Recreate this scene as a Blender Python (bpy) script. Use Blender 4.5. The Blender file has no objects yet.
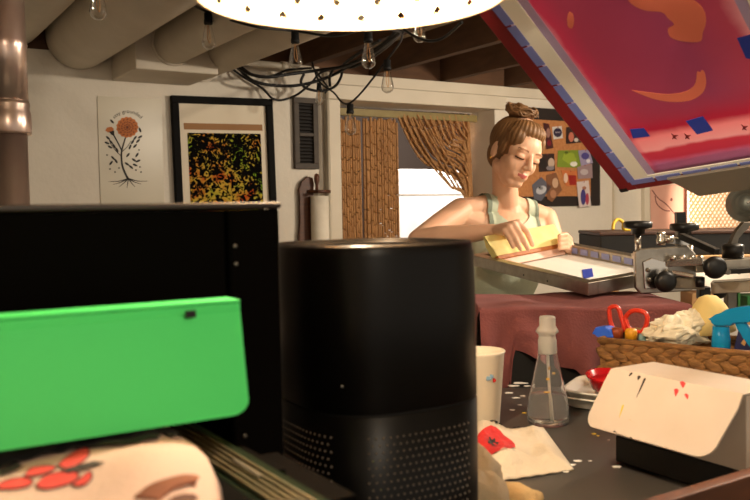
import bpy, bmesh, math, random
from mathutils import Vector, Matrix, noise
random.seed(7)
V = Vector
PI = math.pi
S = bpy.context.scene
COL = S.collection

# ------------------------------------------------------------------ camera
F = 850.0
CAMZ = 1.29
pitch = math.atan(40 / F)
roll = math.radians(1.0)
fw = V((0, math.cos(pitch), -math.sin(pitch)))
r0 = V((1, 0, 0)); u0 = V((0, math.sin(pitch), math.cos(pitch)))
cup_ = u0 * math.cos(roll) + r0 * math.sin(roll)
crt_ = r0 * math.cos(roll) - u0 * math.sin(roll)
CAM = V((0, 0, CAMZ))
def ray(px, py):
    return fw + crt_ * ((px - 375) / F) - cup_ * ((py - 250) / F)
def P(px, py, Y):
    d = ray(px, py); return CAM + d * (Y / d.y)
def PZ(px, py, z):
    d = ray(px, py); return CAM + d * ((z - CAMZ) / d.z)
# room axes: A along the back wall (to the right), N out of the wall into the room
YAW = math.radians(32)
A = V((math.cos(YAW), math.sin(YAW), 0)); N = V((math.sin(YAW), -math.cos(YAW), 0)); Z = V((0, 0, 1))
W0 = V(((330 - 375) / F * 4.4, 4.4, 0))
def W(t, s, z):
    return W0 + A * t + N * s + Z * z
def PW(px, py, s=0.0):
    d = ray(px, py); o = W0 + N * s
    return CAM + d * ((o - CAM).dot(N) / d.dot(N))
def wt(px, py, s=0.0):
    p = PW(px, py, s); return (p - W0).dot(A), p.z

cd = bpy.data.cameras.new('camera'); cam = bpy.data.objects.new('camera', cd); COL.objects.link(cam)
cd.sensor_width = 36; cd.lens = F / 750 * 36; cd.clip_start = .02
m = Matrix((crt_, cup_, -fw)).transposed().to_4x4(); m.translation = CAM
cam.matrix_world = m
cd.dof.use_dof = True; cd.dof.focus_distance = 2.2; cd.dof.aperture_fstop = 8.5
S.camera = cam

# ------------------------------------------------------------------ materials
def lin(c):
    c = c / 255.0
    return c / 12.92 if c <= .04045 else ((c + .055) / 1.055) ** 2.4
def rgb(c): return (lin(c[0]), lin(c[1]), lin(c[2]), 1)
MATS = {}
def mat(name, col, rough=.6, metal=0, col2=None, scale=20, mix=.5, bump=0, bscale=None, trans=0, ior=1.45, spec=.5, emit=None, estr=0, detail=4, stretch=None, sheen=0, coat=0, alpha=1):
    if name in MATS: return MATS[name]
    M = bpy.data.materials.new(name); M.use_nodes = True
    nt = M.node_tree; b = nt.nodes['Principled BSDF']; L = nt.links
    b.inputs['Base Color'].default_value = rgb(col)
    b.inputs['Roughness'].default_value = rough; b.inputs['Metallic'].default_value = metal
    b.inputs['Transmission Weight'].default_value = trans; b.inputs['IOR'].default_value = ior
    b.inputs['Specular IOR Level'].default_value = spec
    b.inputs['Coat Weight'].default_value = coat
    b.inputs['Alpha'].default_value = alpha
    if sheen: b.inputs['Sheen Weight'].default_value = sheen
    if emit:
        b.inputs['Emission Color'].default_value = rgb(emit); b.inputs['Emission Strength'].default_value = estr
    if col2 or bump:
        tc = nt.nodes.new('ShaderNodeTexCoord'); mp = nt.nodes.new('ShaderNodeMapping')
        L.new(tc.outputs['Object'], mp.inputs['Vector'])
        if stretch: mp.inputs['Scale'].default_value = stretch
        n = nt.nodes.new('ShaderNodeTexNoise'); n.inputs['Scale'].default_value = scale; n.inputs['Detail'].default_value = detail
        L.new(mp.outputs['Vector'], n.inputs['Vector'])
        if col2:
            r = nt.nodes.new('ShaderNodeValToRGB')
            r.color_ramp.elements[0].position = .5 - mix / 2; r.color_ramp.elements[1].position = .5 + mix / 2
            r.color_ramp.elements[0].color = rgb(col); r.color_ramp.elements[1].color = rgb(col2)
            L.new(n.outputs['Fac'], r.inputs['Fac']); L.new(r.outputs['Color'], b.inputs['Base Color'])
        if bump:
            n2 = nt.nodes.new('ShaderNodeTexNoise'); n2.inputs['Scale'].default_value = bscale or scale; n2.inputs['Detail'].default_value = 3
            L.new(mp.outputs['Vector'], n2.inputs['Vector'])
            bp = nt.nodes.new('ShaderNodeBump'); bp.inputs['Strength'].default_value = bump; bp.inputs['Distance'].default_value = .01
            L.new(n2.outputs['Fac'], bp.inputs['Height']); L.new(bp.outputs['Normal'], b.inputs['Normal'])
    MATS[name] = M
    return M
def nodes_of(name):
    M = MATS[name]; return M.node_tree, M.node_tree.nodes['Principled BSDF'], M.node_tree.links

# ------------------------------------------------------------------ mesh builder
class MB:
    def __init__(s): s.b = bmesh.new(); s.mi = 0
    def quad(s, *ps):
        f = s.b.faces.new([s.b.verts.new(p) for p in ps]); f.material_index = s.mi; return f
    def box(s, o, ax, ay, az, bev=0):
        """box from corner o with edge vectors"""
        ax, ay, az = V(ax), V(ay), V(az); o = V(o)
        v = [s.b.verts.new(o + ax * i + ay * j + az * k) for k in (0, 1) for j in (0, 1) for i in (0, 1)]
        fs = [(0, 2, 3, 1), (4, 5, 7, 6), (0, 1, 5, 4), (2, 6, 7, 3), (0, 4, 6, 2), (1, 3, 7, 5)]
        if ax.cross(ay).dot(az) < 0: fs = [f[::-1] for f in fs]
        fl = [s.b.faces.new([v[i] for i in f]) for f in fs]
        for f in fl: f.material_index = s.mi
        if bev:
            es = list({e for f in fl for e in f.edges})
            r = bmesh.ops.bevel(s.b, geom=es, offset=bev, segments=3, profile=.5, affect='EDGES')
            for f in r['faces']: f.material_index = s.mi
        return s
    def cbox(s, c, hx, hy, hz, X=V((1, 0, 0)), Y=V((0, 1, 0)), Zv=V((0, 0, 1)), bev=0):
        c = V(c); return s.box(c - X * hx - Y * hy - Zv * hz, X * 2 * hx, Y * 2 * hy, Zv * 2 * hz, bev)
    def ring_surface(s, rings, closed=True, cap0=False, cap1=False, loop=False):
        vs = [[s.b.verts.new(p) for p in r] for r in rings]
        n = len(vs[0]); k = len(vs)
        for i in range(k if loop else k - 1):
            a, c = vs[i], vs[(i + 1) % k]
            for j in range(n if closed else n - 1):
                f = s.b.faces.new((a[j], a[(j + 1) % n], c[(j + 1) % n], c[j])); f.material_index = s.mi; f.smooth = True
        if cap0: f = s.b.faces.new(vs[0][::-1]); f.material_index = s.mi
        if cap1: f = s.b.faces.new(vs[-1]); f.material_index = s.mi
        return s
    def lathe(s, c, prof, ax=V((0, 0, 1)), seg=32, cap0=True, cap1=True):
        ax = V(ax).normalized(); x = ax.orthogonal().normalized(); y = ax.cross(x); c = V(c)
        rings = [[c + ax * h + (x * math.cos(2 * PI * j / seg) + y * math.sin(2 * PI * j / seg)) * r for j in range(seg)] for r, h in prof]
        return s.ring_surface(rings, True, cap0, cap1)
    def cyl(s, p, q, r, r2=None, seg=20):
        p, q = V(p), V(q); d = q - p
        return s.lathe(p, [(r, 0), (r if r2 is None else r2, d.length)], d, seg)
    def tube(s, pts, r, seg=10, n=8, smooth=True, caps=True):
        pts = [V(p) for p in pts]
        if smooth and len(pts) > 2: pts = catmull(pts, n)
        rr = r if callable(r) else (lambda u: r)
        rings = []; prev = None; k = len(pts)
        for i, p in enumerate(pts):
            d = (pts[min(i + 1, k - 1)] - pts[max(i - 1, 0)]).normalized()
            x = d.orthogonal().normalized() if prev is None else (prev - d * prev.dot(d)).normalized()
            prev = x; y = d.cross(x); ra = rr(i / (k - 1))
            rings.append([p + (x * math.cos(2 * PI * j / seg) + y * math.sin(2 * PI * j / seg)) * ra for j in range(seg)])
        return s.ring_surface(rings, True, caps, caps)
    def ell(s, c, rx, ry, rz, X=V((1, 0, 0)), Y=V((0, 1, 0)), Zv=V((0, 0, 1)), seg=20, rin=12, wob=0):
        c = V(c); rings = []
        for i in range(1, rin):
            t = PI * i / rin
            rg = []
            for j in range(seg):
                a = 2 * PI * j / seg
                d = V((math.sin(t) * math.cos(a), math.sin(t) * math.sin(a), -math.cos(t)))
                k = 1 + (noise.noise(d * 2.3 + c * 9) * wob if wob else 0)
                rg.append(c + (X * rx * d.x + Y * ry * d.y + Zv * rz * d.z) * k)
            rings.append(rg)
        s.ring_surface(rings)
        s.b.verts.ensure_lookup_table()
        vs = s.b.verts; n = len(vs); tot = (rin - 1) * seg
        lo = vs.new(c - Zv * rz); hi = vs.new(c + Zv * rz)
        vs.ensure_lookup_table()
        for j in range(seg):
            a = n - tot + j; b_ = n - tot + (j + 1) % seg
            f = s.b.faces.new((vs[b_], vs[a], lo)); f.smooth = True; f.material_index = s.mi
            a = n - seg + j; b_ = n - seg + (j + 1) % seg
            f = s.b.faces.new((vs[a], vs[b_], hi)); f.smooth = True; f.material_index = s.mi
        return s
    def cone(s, p, r1, q, r2, seg=20):
        """capsule with two radii"""
        p, q = V(p), V(q); d = q - p; L = d.length
        pr = [(r1 * math.sin(PI / 2 * i / 5), -r1 * math.cos(PI / 2 * i / 5)) for i in range(1, 6)]
        pr += [(r2 * math.cos(PI / 2 * i / 5), L + r2 * math.sin(PI / 2 * i / 5)) for i in range(0, 5)]
        return s.lathe(p, pr, d, seg)
    def prism(s, pts, ext, bev=0):
        """outline (list of points, planar) extruded by vector ext"""
        ext = V(ext)
        a = [s.b.verts.new(V(p)) for p in pts]; b = [s.b.verts.new(V(p) + ext) for p in pts]
        n = len(a); fl = [s.b.faces.new(a[::-1]), s.b.faces.new(b)]
        for i in range(n): fl.append(s.b.faces.new((a[i], a[(i + 1) % n], b[(i + 1) % n], b[i])))
        for f in fl: f.material_index = s.mi
        if bev:
            es = list({e for f in fl[:2] for e in f.edges})
            bmesh.ops.bevel(s.b, geom=es, offset=bev, segments=2, profile=.5, affect='EDGES')
        return s
    def grid(s, fn, nu, nv, thick=0):
        vs = [[s.b.verts.new(fn(i / nu, j / nv)) for i in range(nu + 1)] for j in range(nv + 1)]
        fs = []
        for j in range(nv):
            for i in range(nu):
                f = s.b.faces.new((vs[j][i], vs[j][i + 1], vs[j + 1][i + 1], vs[j + 1][i])); f.smooth = True; f.material_index = s.mi; fs.append(f)
        if thick: 
            bmesh.ops.recalc_face_normals(s.b, faces=fs)
            bmesh.ops.solidify(s.b, geom=fs, thickness=thick)
        return s
def catmull(pts, n):
    out = []; k = len(pts)
    for i in range(k - 1):
        p0 = pts[max(i - 1, 0)]; p1 = pts[i]; p2 = pts[i + 1]; p3 = pts[min(i + 2, k - 1)]
        for j in range(n):
            t = j / n
            out.append(.5 * ((2 * p1) + (p2 - p0) * t + (2 * p0 - 5 * p1 + 4 * p2 - p3) * t * t + (3 * p1 - p0 - 3 * p2 + p3) * t ** 3))
    out.append(pts[-1]); return out

def wloc(o):
    l = V(o.location)
    while o.parent: o = o.parent; l += o.location
    return l
def obj(name, mb, m, parent=None, base=None, recalc=True, label=None):
    if recalc: bmesh.ops.recalc_face_normals(mb.b, faces=mb.b.faces[:])
    me = bpy.data.meshes.new(name)
    off = wloc(parent) if parent else (V(base) if base is not None else None)
    if off is None:
        lo = [min(v.co[i] for v in mb.b.verts) for i in range(3)]; hi = [max(v.co[i] for v in mb.b.verts) for i in range(3)]
        off = V(((lo[0] + hi[0]) / 2, (lo[1] + hi[1]) / 2, lo[2]))
    bmesh.ops.translate(mb.b, vec=-off, verts=mb.b.verts[:])
    mb.b.to_mesh(me); mb.b.free()
    o = bpy.data.objects.new(name, me); COL.objects.link(o)
    for x in (m if isinstance(m, (list, tuple)) else [m]): me.materials.append(x)
    if parent: o.parent = parent
    else: o.location = off
    if label: o['label'] = label
    return o
def tag(o, label, cat, group=None, kind=None):
    o['label'] = label; o['category'] = cat
    if group: o['group'] = group
    if kind: o['kind'] = kind
    return o
def thing(name, base, label, cat, group=None):
    o = bpy.data.objects.new(name, None); COL.objects.link(o); o.location = V(base); o.empty_display_size = .05
    return tag(o, label, cat, group)
def struct(name, mb, m, label=None):
    o = obj(name, mb, m); o['kind'] = 'structure'
    if label: o['label'] = label
    return o
def text_mesh(body, size, fn, ext=.0006, spacing=1.0):
    """lettering as mesh; fn maps (x, y, z) of flat text to a world point; returns MB"""
    cu = bpy.data.curves.new('t', 'FONT'); cu.body = body; cu.size = size; cu.extrude = ext; cu.align_x = 'CENTER'; cu.space_character = spacing
    o = bpy.data.objects.new('t', cu); COL.objects.link(o)
    dg = bpy.context.evaluated_depsgraph_get(); me = bpy.data.meshes.new_from_object(o.evaluated_get(dg))
    mb = MB(); mb.b.from_mesh(me)
    for v in mb.b.verts: v.co = fn(*v.co)
    bpy.data.objects.remove(o); bpy.data.curves.remove(cu); bpy.data.meshes.remove(me)
    return mb

# shared materials
wallm = mat('painted_wall', (222, 214, 200), .75, col2=(212, 203, 188), scale=3, bump=.15, bscale=40)
ductm = mat('painted_duct', (206, 196, 180), .6, col2=(190, 179, 162), scale=6, bump=.05)
joist = mat('dark_joist', (96, 66, 44), .8, col2=(74, 50, 32), scale=6, stretch=(1, 1, 4), bump=.2)
ceilm = mat('ceiling_boards', (208, 192, 164), .8, col2=(192, 174, 146), scale=5)
trimm = mat('white_trim', (214, 204, 186), .55, col2=(203, 192, 172), scale=5)
floorm = mat('concrete_floor', (150, 140, 126), .8, col2=(132, 122, 108), scale=4)
blackp = mat('black_plastic', (10, 9, 8), .4)
blackm = mat('black_matte', (9, 8, 7), .65)
blackrub = mat('black_rubber', (12, 12, 12), .7)
wirem = mat('black_cable', (14, 12, 12), .5)
chrome = mat('chrome', (205, 200, 192), .18, 1)
alu = mat('aluminium', (176, 170, 160), .33, 1, col2=(150, 144, 134), scale=40)
steel = mat('dull_steel', (130, 124, 114), .4, 1, col2=(105, 99, 90), scale=25)
glass = mat('clear_glass', (255, 255, 255), .05)
nt_, b_, L_ = nodes_of('clear_glass')
tr_ = nt_.nodes.new('ShaderNodeBsdfTransparent'); tr_.inputs['Color'].default_value = (.96, .95, .93, 1); gl_ = nt_.nodes.new('ShaderNodeBsdfGlossy'); gl_.inputs['Roughness'].default_value = .05
lw_ = nt_.nodes.new('ShaderNodeLayerWeight'); lw_.inputs['Blend'].default_value = .45; ms_ = nt_.nodes.new('ShaderNodeMixShader')
L_.new(lw_.outputs['Facing'], ms_.inputs['Fac']); L_.new(tr_.outputs[0], ms_.inputs[1]); L_.new(gl_.outputs[0], ms_.inputs[2]); L_.new(ms_.outputs[0], nt_.nodes['Material Output'].inputs['Surface'])
bottleg = mat('bottle_plastic', (250, 250, 250), .03, trans=.95, ior=1.12)
waterm = mat('water', (246, 248, 250), 0, trans=.96, ior=1.25)
whitepl = mat('white_plastic', (226, 222, 212), .4)
paperm = mat('white_paper', (232, 224, 208), .7, col2=(220, 211, 194), scale=30)
bluetape = mat('blue_tape', (38, 62, 170), .5)
woodb = mat('brown_wood', (92, 52, 28), .5, col2=(68, 36, 18), scale=14, stretch=(1, 1, 6), mix=.4)
redm = mat('red_paint', (124, 28, 32), .45)
# ================================================================== the room
CZ = 2.22                                                     # underside of the floor above
_, WTOP = wt(470, 84)
tl, tr = -3.0, 4.6
d0, _ = wt(338.5, 150); d1, _ = wt(495, 150); _, DH = wt(418, 105)
TH = .23
mb = MB()
mb.box(W(tl, 0, 0), A * (d0 - tl), -N * TH, Z * WTOP)
mb.box(W(d1, 0, 0), A * (tr - d1), -N * TH, Z * WTOP)
mb.box(W(d0, 0, DH), A * (d1 - d0), -N * TH, Z * (WTOP - DH))
struct('wall_back', mb, wallm)
mb = MB(); mb.box(W(tl, -1.4, -.05), A * (tr - tl), N * 8.0, Z * .05); struct('floor', mb, floorm)
mb = MB(); mb.box(W(tl, -1.4, CZ), A * (tr - tl), N * 8.0, Z * .05); struct('ceiling', mb, ceilm)
mb = MB(); mb.box(W(tl, -.0, 0), -A * .1, N * 6.6, Z * CZ); struct('wall_left', mb, wallm)
mb = MB(); mb.box(W(tr, -.0, 0), A * .1, N * 6.6, Z * CZ); struct('wall_right', mb, wallm)
# rim joist above the wall and the joists that run out from it
mb = MB(); mb.box(W(tl, -.02, WTOP + .002), A * (tr - tl), -N * .06, Z * (CZ - WTOP - .004)); struct('trim_1', mb, joist)
t0, _ = wt(442, 80)
tp0, _ = wt(290, 60)
mb = MB(); mb.box(W(tp0, 0, WTOP + .14), A * (tr - tp0), N * 4.0, Z * .012); struct('ceiling', mb, ceilm)
for k in range(-7, 8):
    t = t0 + k * .47
    if t < tl + .1 or t > tr - .1 or -1.75 < t < -.22: continue
    zb = WTOP + .003
    mb = MB(); mb.box(W(t, -.018, zb), A * .045, N * 4.4, Z * (CZ - zb - .002))
    o = struct('ceiling_joist', mb, joist)
# trims of the doorway
ta, za = wt(330, 85); tb, zb = wt(500, 97)
mb = MB(); mb.box(W(d0 - .075, .001, DH), A * (d1 - d0 + .14), N * .035, Z * .075, .004); struct('trim_2', mb, trimm)
mb = MB(); mb.box(W(d0 - .085, .001, 0), A * .083, N * .03, Z * (DH - .002), .003); struct('trim_3', mb, trimm)
mb = MB(); mb.box(W(d0 - .085, .001, DH + .078), A * (tr - d0), N * .02, Z * (WTOP - DH - .08), .003); struct('trim_4', mb, trimm)
# right-hand boards on the wall
tq, _ = wt(612, 200)
mb = MB(); mb.box(W(tq, .001, 0), A * .022, N * .02, Z * (DH + .05), .002); struct('trim_5', mb, trimm)
tq, _ = wt(641, 200)
mb = MB(); mb.box(W(tq, .001, 0), A * .06, N * .03, Z * (DH + .05), .002); struct('trim_6', mb, trimm)
# room behind the doorway
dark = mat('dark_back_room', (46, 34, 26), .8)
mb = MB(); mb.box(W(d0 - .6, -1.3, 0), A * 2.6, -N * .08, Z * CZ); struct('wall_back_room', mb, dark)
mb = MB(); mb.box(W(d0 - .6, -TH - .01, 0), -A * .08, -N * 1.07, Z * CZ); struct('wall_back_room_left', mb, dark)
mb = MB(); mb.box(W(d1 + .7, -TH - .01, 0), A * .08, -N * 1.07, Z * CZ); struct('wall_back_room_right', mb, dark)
# white sliding panel standing in the back room
pt0, pz = wt(392, 169, -.75); pt1, _ = wt(480, 169, -.75)
whitebright = mat('white_panel', (240, 238, 234), .6)
th = thing('room_divider', W((pt0 + pt1) / 2, -.78, 0), 'plain white panel standing in the dark room beyond the bamboo curtain', 'panel')
mb = MB(); mb.box(W(pt0 - .1, -.75, .02), A * (pt1 - pt0 + .2), -N * .04, Z * (pz - .02), .006); obj('board', mb, whitebright, th)
mb = MB(); mb.box(W(pt0 - .1, -.745, pz - .165), A * (pt1 - pt0 + .2), -N * .006, Z * .004); obj('groove', mb, mat('groove_grey', (180, 175, 168), .7), th)
for q in (pt0, pt1):
    mb = MB(); mb.box(W(q, -.72, 0), A * .06, -N * .12, Z * .02, .003); obj('foot', mb, whitebright, th)

# ---------------- curtain rod and bamboo strands
_, rz0 = wt(400, 113.5, -.17)
ra, rzz = wt(338, 113, -.17); rb, _ = wt(470, 113, -.17)
tag(obj('curtain_rod', MB().box(W(d0 + .003, -.155, rzz - .012), A * (d1 - d0 - .006), -N * .028, Z * .04, .004), mat('rod_brass', (150, 134, 84), .5, col2=(126, 110, 66), scale=15)),
    'pale greenish wooden rail carrying the bamboo strands across the doorway', 'curtain rail')
bam = mat('bamboo', (186, 138, 86), .6, col2=(140, 96, 56), scale=9, stretch=(14, 14, 1), mix=.5)
mb = MB()
def strand(pts, r):
    """bamboo beads threaded along a line: little barrels with dark gaps"""
    pts = catmull([V(p) for p in pts], 14) if len(pts) > 2 else [V(pts[0]).lerp(V(pts[1]), i / 40) for i in range(41)]
    L = [0]
    for a, b in zip(pts, pts[1:]): L.append(L[-1] + (b - a).length)
    def at(s):
        for i in range(len(L) - 1):
            if s <= L[i + 1]: return pts[i].lerp(pts[i + 1], (s - L[i]) / max(1e-6, L[i + 1] - L[i]))
        return pts[-1]
    s = random.uniform(0, .03)
    while s < L[-1] - .01:
        e = min(L[-1], s + random.uniform(.055, .085)); p, q = at(s), at(e - .004); d = q - p
        if d.length > .004: mb.lathe(p, [(r * .7, 0), (r, .004), (r * .93, d.length * .5), (r, d.length - .004), (r * .7, d.length)], d, 7)
        s = e
c0, _ = wt(336, 150, -.17); c1, _ = wt(397, 150, -.17)
n = 56
for i in range(n):
    t = c0 + (c1 - c0) * (i // 2 + .5 * (i % 2)) / (n / 2 - .5) + random.uniform(-.002, .002); s = -.160 - (i % 2) * .013
    if i in (22, 23): continue
    strand([W(t, s, rzz - .014), W(t + random.uniform(-.006, .006), s, .12)], .0078)
# strands swept aside towards the right jamb
for i in range(46):
    u = i / 45
    px0 = 397 + 72 * u
    top = PW(px0, 114, -.16 - (i % 4) * .012)
    ex = 466 + random.uniform(-2, 4); ey = 192 - 62 * u ** 1.4 + random.uniform(-3, 3)
    end = PW(ex, ey, -.17 - (i % 4) * .014)
    mid = PW(px0 + (ex - px0) * .36 , 114 + (ey - 114) * (.56 + .04 * random.random()), -.165 - (i % 4) * .013)
    pts = [top, mid, end]
    e2 = W((end - W0).dot(A) + .01 + .012 * random.random(), -.175 - (i % 4) * .012, max(.35, end.z - .75))
    strand([top, mid, end, e2], .0078)
for i in range(5):
    a = PW(402 + 5 * i, 114, -.15); 
    e = PW(450 + 3.5 * i, 189 + random.uniform(-4, 2), -.145); mm = PW(418 + 6 * i + 2, 150 + 3 * random.random(), -.15)
    strand([a, mm, e, PW(466, 205, -.15), W((PW(468, 205, -.15) - W0).dot(A), -.15, .4)], .0065)
tag(obj('bamboo_bead_curtain', mb, bam), 'brown bamboo bead strands hanging in the doorway, the right half swept aside', 'curtain', kind='stuff')

# ---------------- ducts under the ceiling
def duct(px, py, Yw, r, L, label, s0=.02, rings=True):
    p = PW(px, py, s0); mb = MB()
    mb.lathe(p, [(r, 0), (r, L)], N, 40)
    o = obj('round_duct', mb, ductm)
    return tag(o, label, 'duct', 'round ducts under the ceiling')
duct(78, 38, 0, .135, 2.6, 'fat pale round duct whose end meets the wall above the printer')
duct(8, 13, 0, .14, 2.4, 'dusky round duct in the top corner above the shiny flue pipe')
# duct box with two round pipes rising out of it
tA, zA = wt(131, 71, .30); tB, zB = wt(244, 76, .02); 
root = thing('duct_box', W((tA + tB) / 2, .15, zA), 'boxy painted duct fixed to the wall top with two branch pipes', 'duct')
mb = MB(); mb.box(W(tA, .005, zA), A * .36, N * .36, Z * (CZ - zA - .02), .006); obj('box', mb, ductm, root)
for tt, zz, r in ((tA + .16, zA + .115, .085), (tA + .40, zA + .11, .088)):
    mb = MB(); mb.lathe(W(tt, .03 if tt > tA + .36 else .362, zz), [(r, 0), (r, 2.2)], N, 32); obj('branch_pipe', mb, ductm, root)
    mb = MB(); mb.lathe(W(tt, .363 if tt < tA + .36 else .04, zz), [(r + .008, 0), (r + .008, .012), (r + .002, .015)], N, 32); obj('collar', mb, ductm, root)

# ---------------- shiny flue pipe at the left edge
fc = P(5, 100, 2.02); fc.z = 0
flue = mat('galvanised_flue', (206, 192, 176), .28, .85, col2=(184, 150, 142), scale=7, bump=.12, bscale=9, mix=.6)
root = thing('flue_pipe', (fc.x, fc.y, 0), 'shiny galvanised flue pipe with a joint band left of the botanical poster', 'pipe')
zj = P(5, 122, 2.02).z
mb = MB(); mb.lathe((fc.x, fc.y, 0), [(.047, 0), (.047, zj - .015)], seg=40); obj('lower_pipe', mb, flue, root)
mb = MB(); mb.lathe((fc.x, fc.y, zj - .03), [(.055, 0), (.057, .005), (.057, .05), (.0535, .058), (.0555, .07), (.052, .08)], seg=40); obj('joint_band', mb, flue, root)
mb = MB(); mb.lathe((fc.x, fc.y, zj + .04), [(.052, 0), (.051, .13), (.054, .14), (.051, .15), (.05, CZ - zj - .045)], seg=40); obj('upper_pipe', mb, flue, root)

# ---------------- botanical poster "stay grounded"
def wallpoly(pts, s, mb, ext=.0008):
    mb.prism([PW(x, y, s) for x, y in pts], N * ext); return mb
pm = mat('clear_poster_film', (205, 196, 176), .25, col2=(198, 189, 168), scale=4)
ta, zt = wt(97, 96); tb, zb = wt(164, 206)
root = thing('poster', W((ta + tb) / 2, 0, zb), 'thin pale poster of an orange flower with black roots', 'poster')
mb = MB(); mb.box(W(ta, .0015, zb - .15), A * (tb - ta), N * .0025, Z * (zt - zb + .15)); obj('sheet', mb, pm, root)
inkm = mat('black_ink', (30, 24, 22), .6); orm = mat('orange_ink', (196, 112, 50), .6); brn = mat('brown_ink', (120, 62, 30), .6)
def blob(c, rx, ry, rot=0, k=18, lob=0, n=0):
    return [(c[0] + math.cos(rot) * rx * math.cos(a) * (1 + lob * math.cos(n * a)) - math.sin(rot) * ry * math.sin(a) * (1 + lob * math.cos(n * a)),
             c[1] + math.sin(rot) * rx * math.cos(a) * (1 + lob * math.cos(n * a)) + math.cos(rot) * ry * math.sin(a) * (1 + lob * math.cos(n * a))) for a in [2 * PI * i / k for i in range(k)]]
mb = MB(); wallpoly(blob((127.3, 127.3), 10.8, 10.2, 0, 60, .05, 15), .004, mb); obj('petals', mb, orm, root)
mb = MB()
for r in (8.3, 5.6, 3.0):
    for i in range(14 if r > 4 else 8):
        a = 2 * PI * i / (14 if r > 4 else 8) + r
        wallpoly(blob((127.3 + r * math.cos(a), 127.3 + r * math.sin(a) * .95), 1.3, .5, a + .9, 8), .0052, mb)
wallpoly(blob((127.3, 127.3), 1.6, 1.5), .0052, mb)
obj('petal_lines', mb, brn, root)
mb = MB(); wallpoly([(105.2, 130.5), (107, 127.6), (111.5, 126.8), (113.8, 128.8), (113, 131.5), (108, 132.6)], .004, mb); obj('bud', mb, orm, root)
mb = MB()
def stroke(pts, w0, w1, mb, s=.0042):
    pts = [V((x, y, 0)) for x, y in pts]; pts = catmull(pts, 6) if len(pts) > 2 else pts
    L = []; R = []
    for i, p in enumerate(pts):
        d = (pts[min(i + 1, len(pts) - 1)] - pts[max(i - 1, 0)]).normalized(); nrm = V((-d.y, d.x, 0)); w = w0 + (w1 - w0) * i / (len(pts) - 1)
        L.append((p + nrm * w / 2)); R.append((p - nrm * w / 2))
    for i in range(len(pts) - 1):
        wallpoly([(q.x, q.y) for q in (L[i], L[i + 1], R[i + 1], R[i])], s, mb)
wallpoly([(109, 131.8), (114, 130.4), (114.4, 135.2), (112, 135.4)], .0042, mb)
stroke([(113, 134), (117.5, 142), (121.5, 150)], 1.2, 1.4, mb)
stroke([(125.5, 137.5), (123.5, 144), (121.5, 152), (122, 164), (125, 173), (128.5, 179.5)], 1.3, 2.2, mb)
stroke([(121.5, 152), (127, 147), (131, 141)], .8, .5, mb); stroke([(121, 156), (116, 151), (110, 143)], .8, .5, mb)
for e in ((108.5, 181.5), (113, 184.5), (119, 187), (127, 188), (135, 187), (141, 184), (148, 181)):
    stroke([(128.3, 178.5), ((128.3 + e[0]) / 2, 180 + (e[1] - 178) * .35), e], 1.2, .3, mb)
for (x, y, a) in [(135, 138, -.9), (138, 141, -.8), (132.5, 142, -1), (140, 137, -.5), (135, 146, -.8), (130, 147, -1.2), (108, 138, .7), (111, 142, .8), (107, 143, .4), (114, 146, 1), (110, 147, .5), (117, 150, 1.1),
                  (113, 158, .8), (116, 161, 1), (111, 163, -.9), (137, 155, -1), (134, 160, .6), (138, 161, -.4), (128, 155, -.9), (127, 164, .6), (131, 167, .7), (135, 165, .4), (112, 121.5, .8), (140, 130, 1.2)]:
    ml = MB(); wallpoly(blob((x, y), 2.7, 1.05, a, 10), .0042, ml); obj('leaf_print', ml, inkm, root)
for (x, y) in [(110, 169), (115, 172), (119, 168), (136, 170), (140, 167), (141, 172), (107, 155), (139, 150)]:
    ml = MB(); wallpoly(blob((x, y), .9, .8, 0, 8), .0042, ml); obj('dot_print', ml, inkm, root)
obj('plant_print', mb, inkm, root)
cc = (127.5, 130.5)
def arc(x, y, z):
    R = 17.5; a = x / R; rr = R + y
    q = PW(cc[0] + rr * math.sin(a), cc[1] - rr * math.cos(a), .0043 + z); return q
obj('lettering', text_mesh('stay grounded', 5.2, lambda x, y, z: arc(x, y, z * .1), .002), inkm, root)

# ---------------- framed print
s = .02
fr = [PW(171.5, 95, .03), PW(272.5, 99, .03)]
t0_, z0_ = wt(171.5, 95.5, .03); t1_, z1_ = wt(272.8, 98.5, .03)
ztop = (z0_ + z1_) / 2; FW = t1_ - t0_; FH = FW * 1.5
root = thing('framed_print', W((t0_ + t1_) / 2, 0, ztop - FH), 'large black-framed print of a dark green and orange pattern on the wall', 'picture')
blackw = mat('black_frame_wood', (9, 7, 6), .7, spec=.15)
bw = .034
def tilt(t, s_, z):                                            # the frame hangs a touch crooked
    c = W((t0_ + t1_) / 2, s_, ztop); dx = t - (t0_ + t1_) / 2; dz = z - ztop; a = math.radians(1.1)
    return c + A * (dx * math.cos(a) - dz * math.sin(a)) + Z * (dx * math.sin(a) + dz * math.cos(a))
TA = tilt(1, 0, 0) - tilt(0, 0, 0); TZ = tilt(0, 0, 1) - tilt(0, 0, 0)
for (ta, za, w, h) in ((t0_, ztop - bw, FW, bw), (t0_, ztop - FH, FW, bw), (t0_, ztop - FH + bw, bw, FH - 2 * bw), (t1_ - bw, ztop - FH + bw, bw, FH - 2 * bw)):
    mb = MB(); mb.box(tilt(ta, .002, za), TA * w, N * .028, TZ * h, .003); obj('frame_rail', mb, blackw, root)
mb = MB(); mb.box(tilt(t0_ + bw, .003, ztop - FH + bw), TA * (FW - 2 * bw), N * .008, TZ * (FH - 2 * bw)); obj('mount', mb, mat('cream_mount', (222, 210, 188), .7), root)
mw = FW - 2 * bw
mb = MB(); mb.box(tilt(t0_ + bw + mw * .055, .0115, ztop - .185 * FW - .06), TA * mw * .9, N * .001, TZ * .030); obj('paper_strip', mb, mat('kraft_strip', (150, 108, 66), .7), root)
art = mat('art_print', (10, 8, 6), .85, spec=.08)
nt, b, L = nodes_of('art_print')
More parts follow.
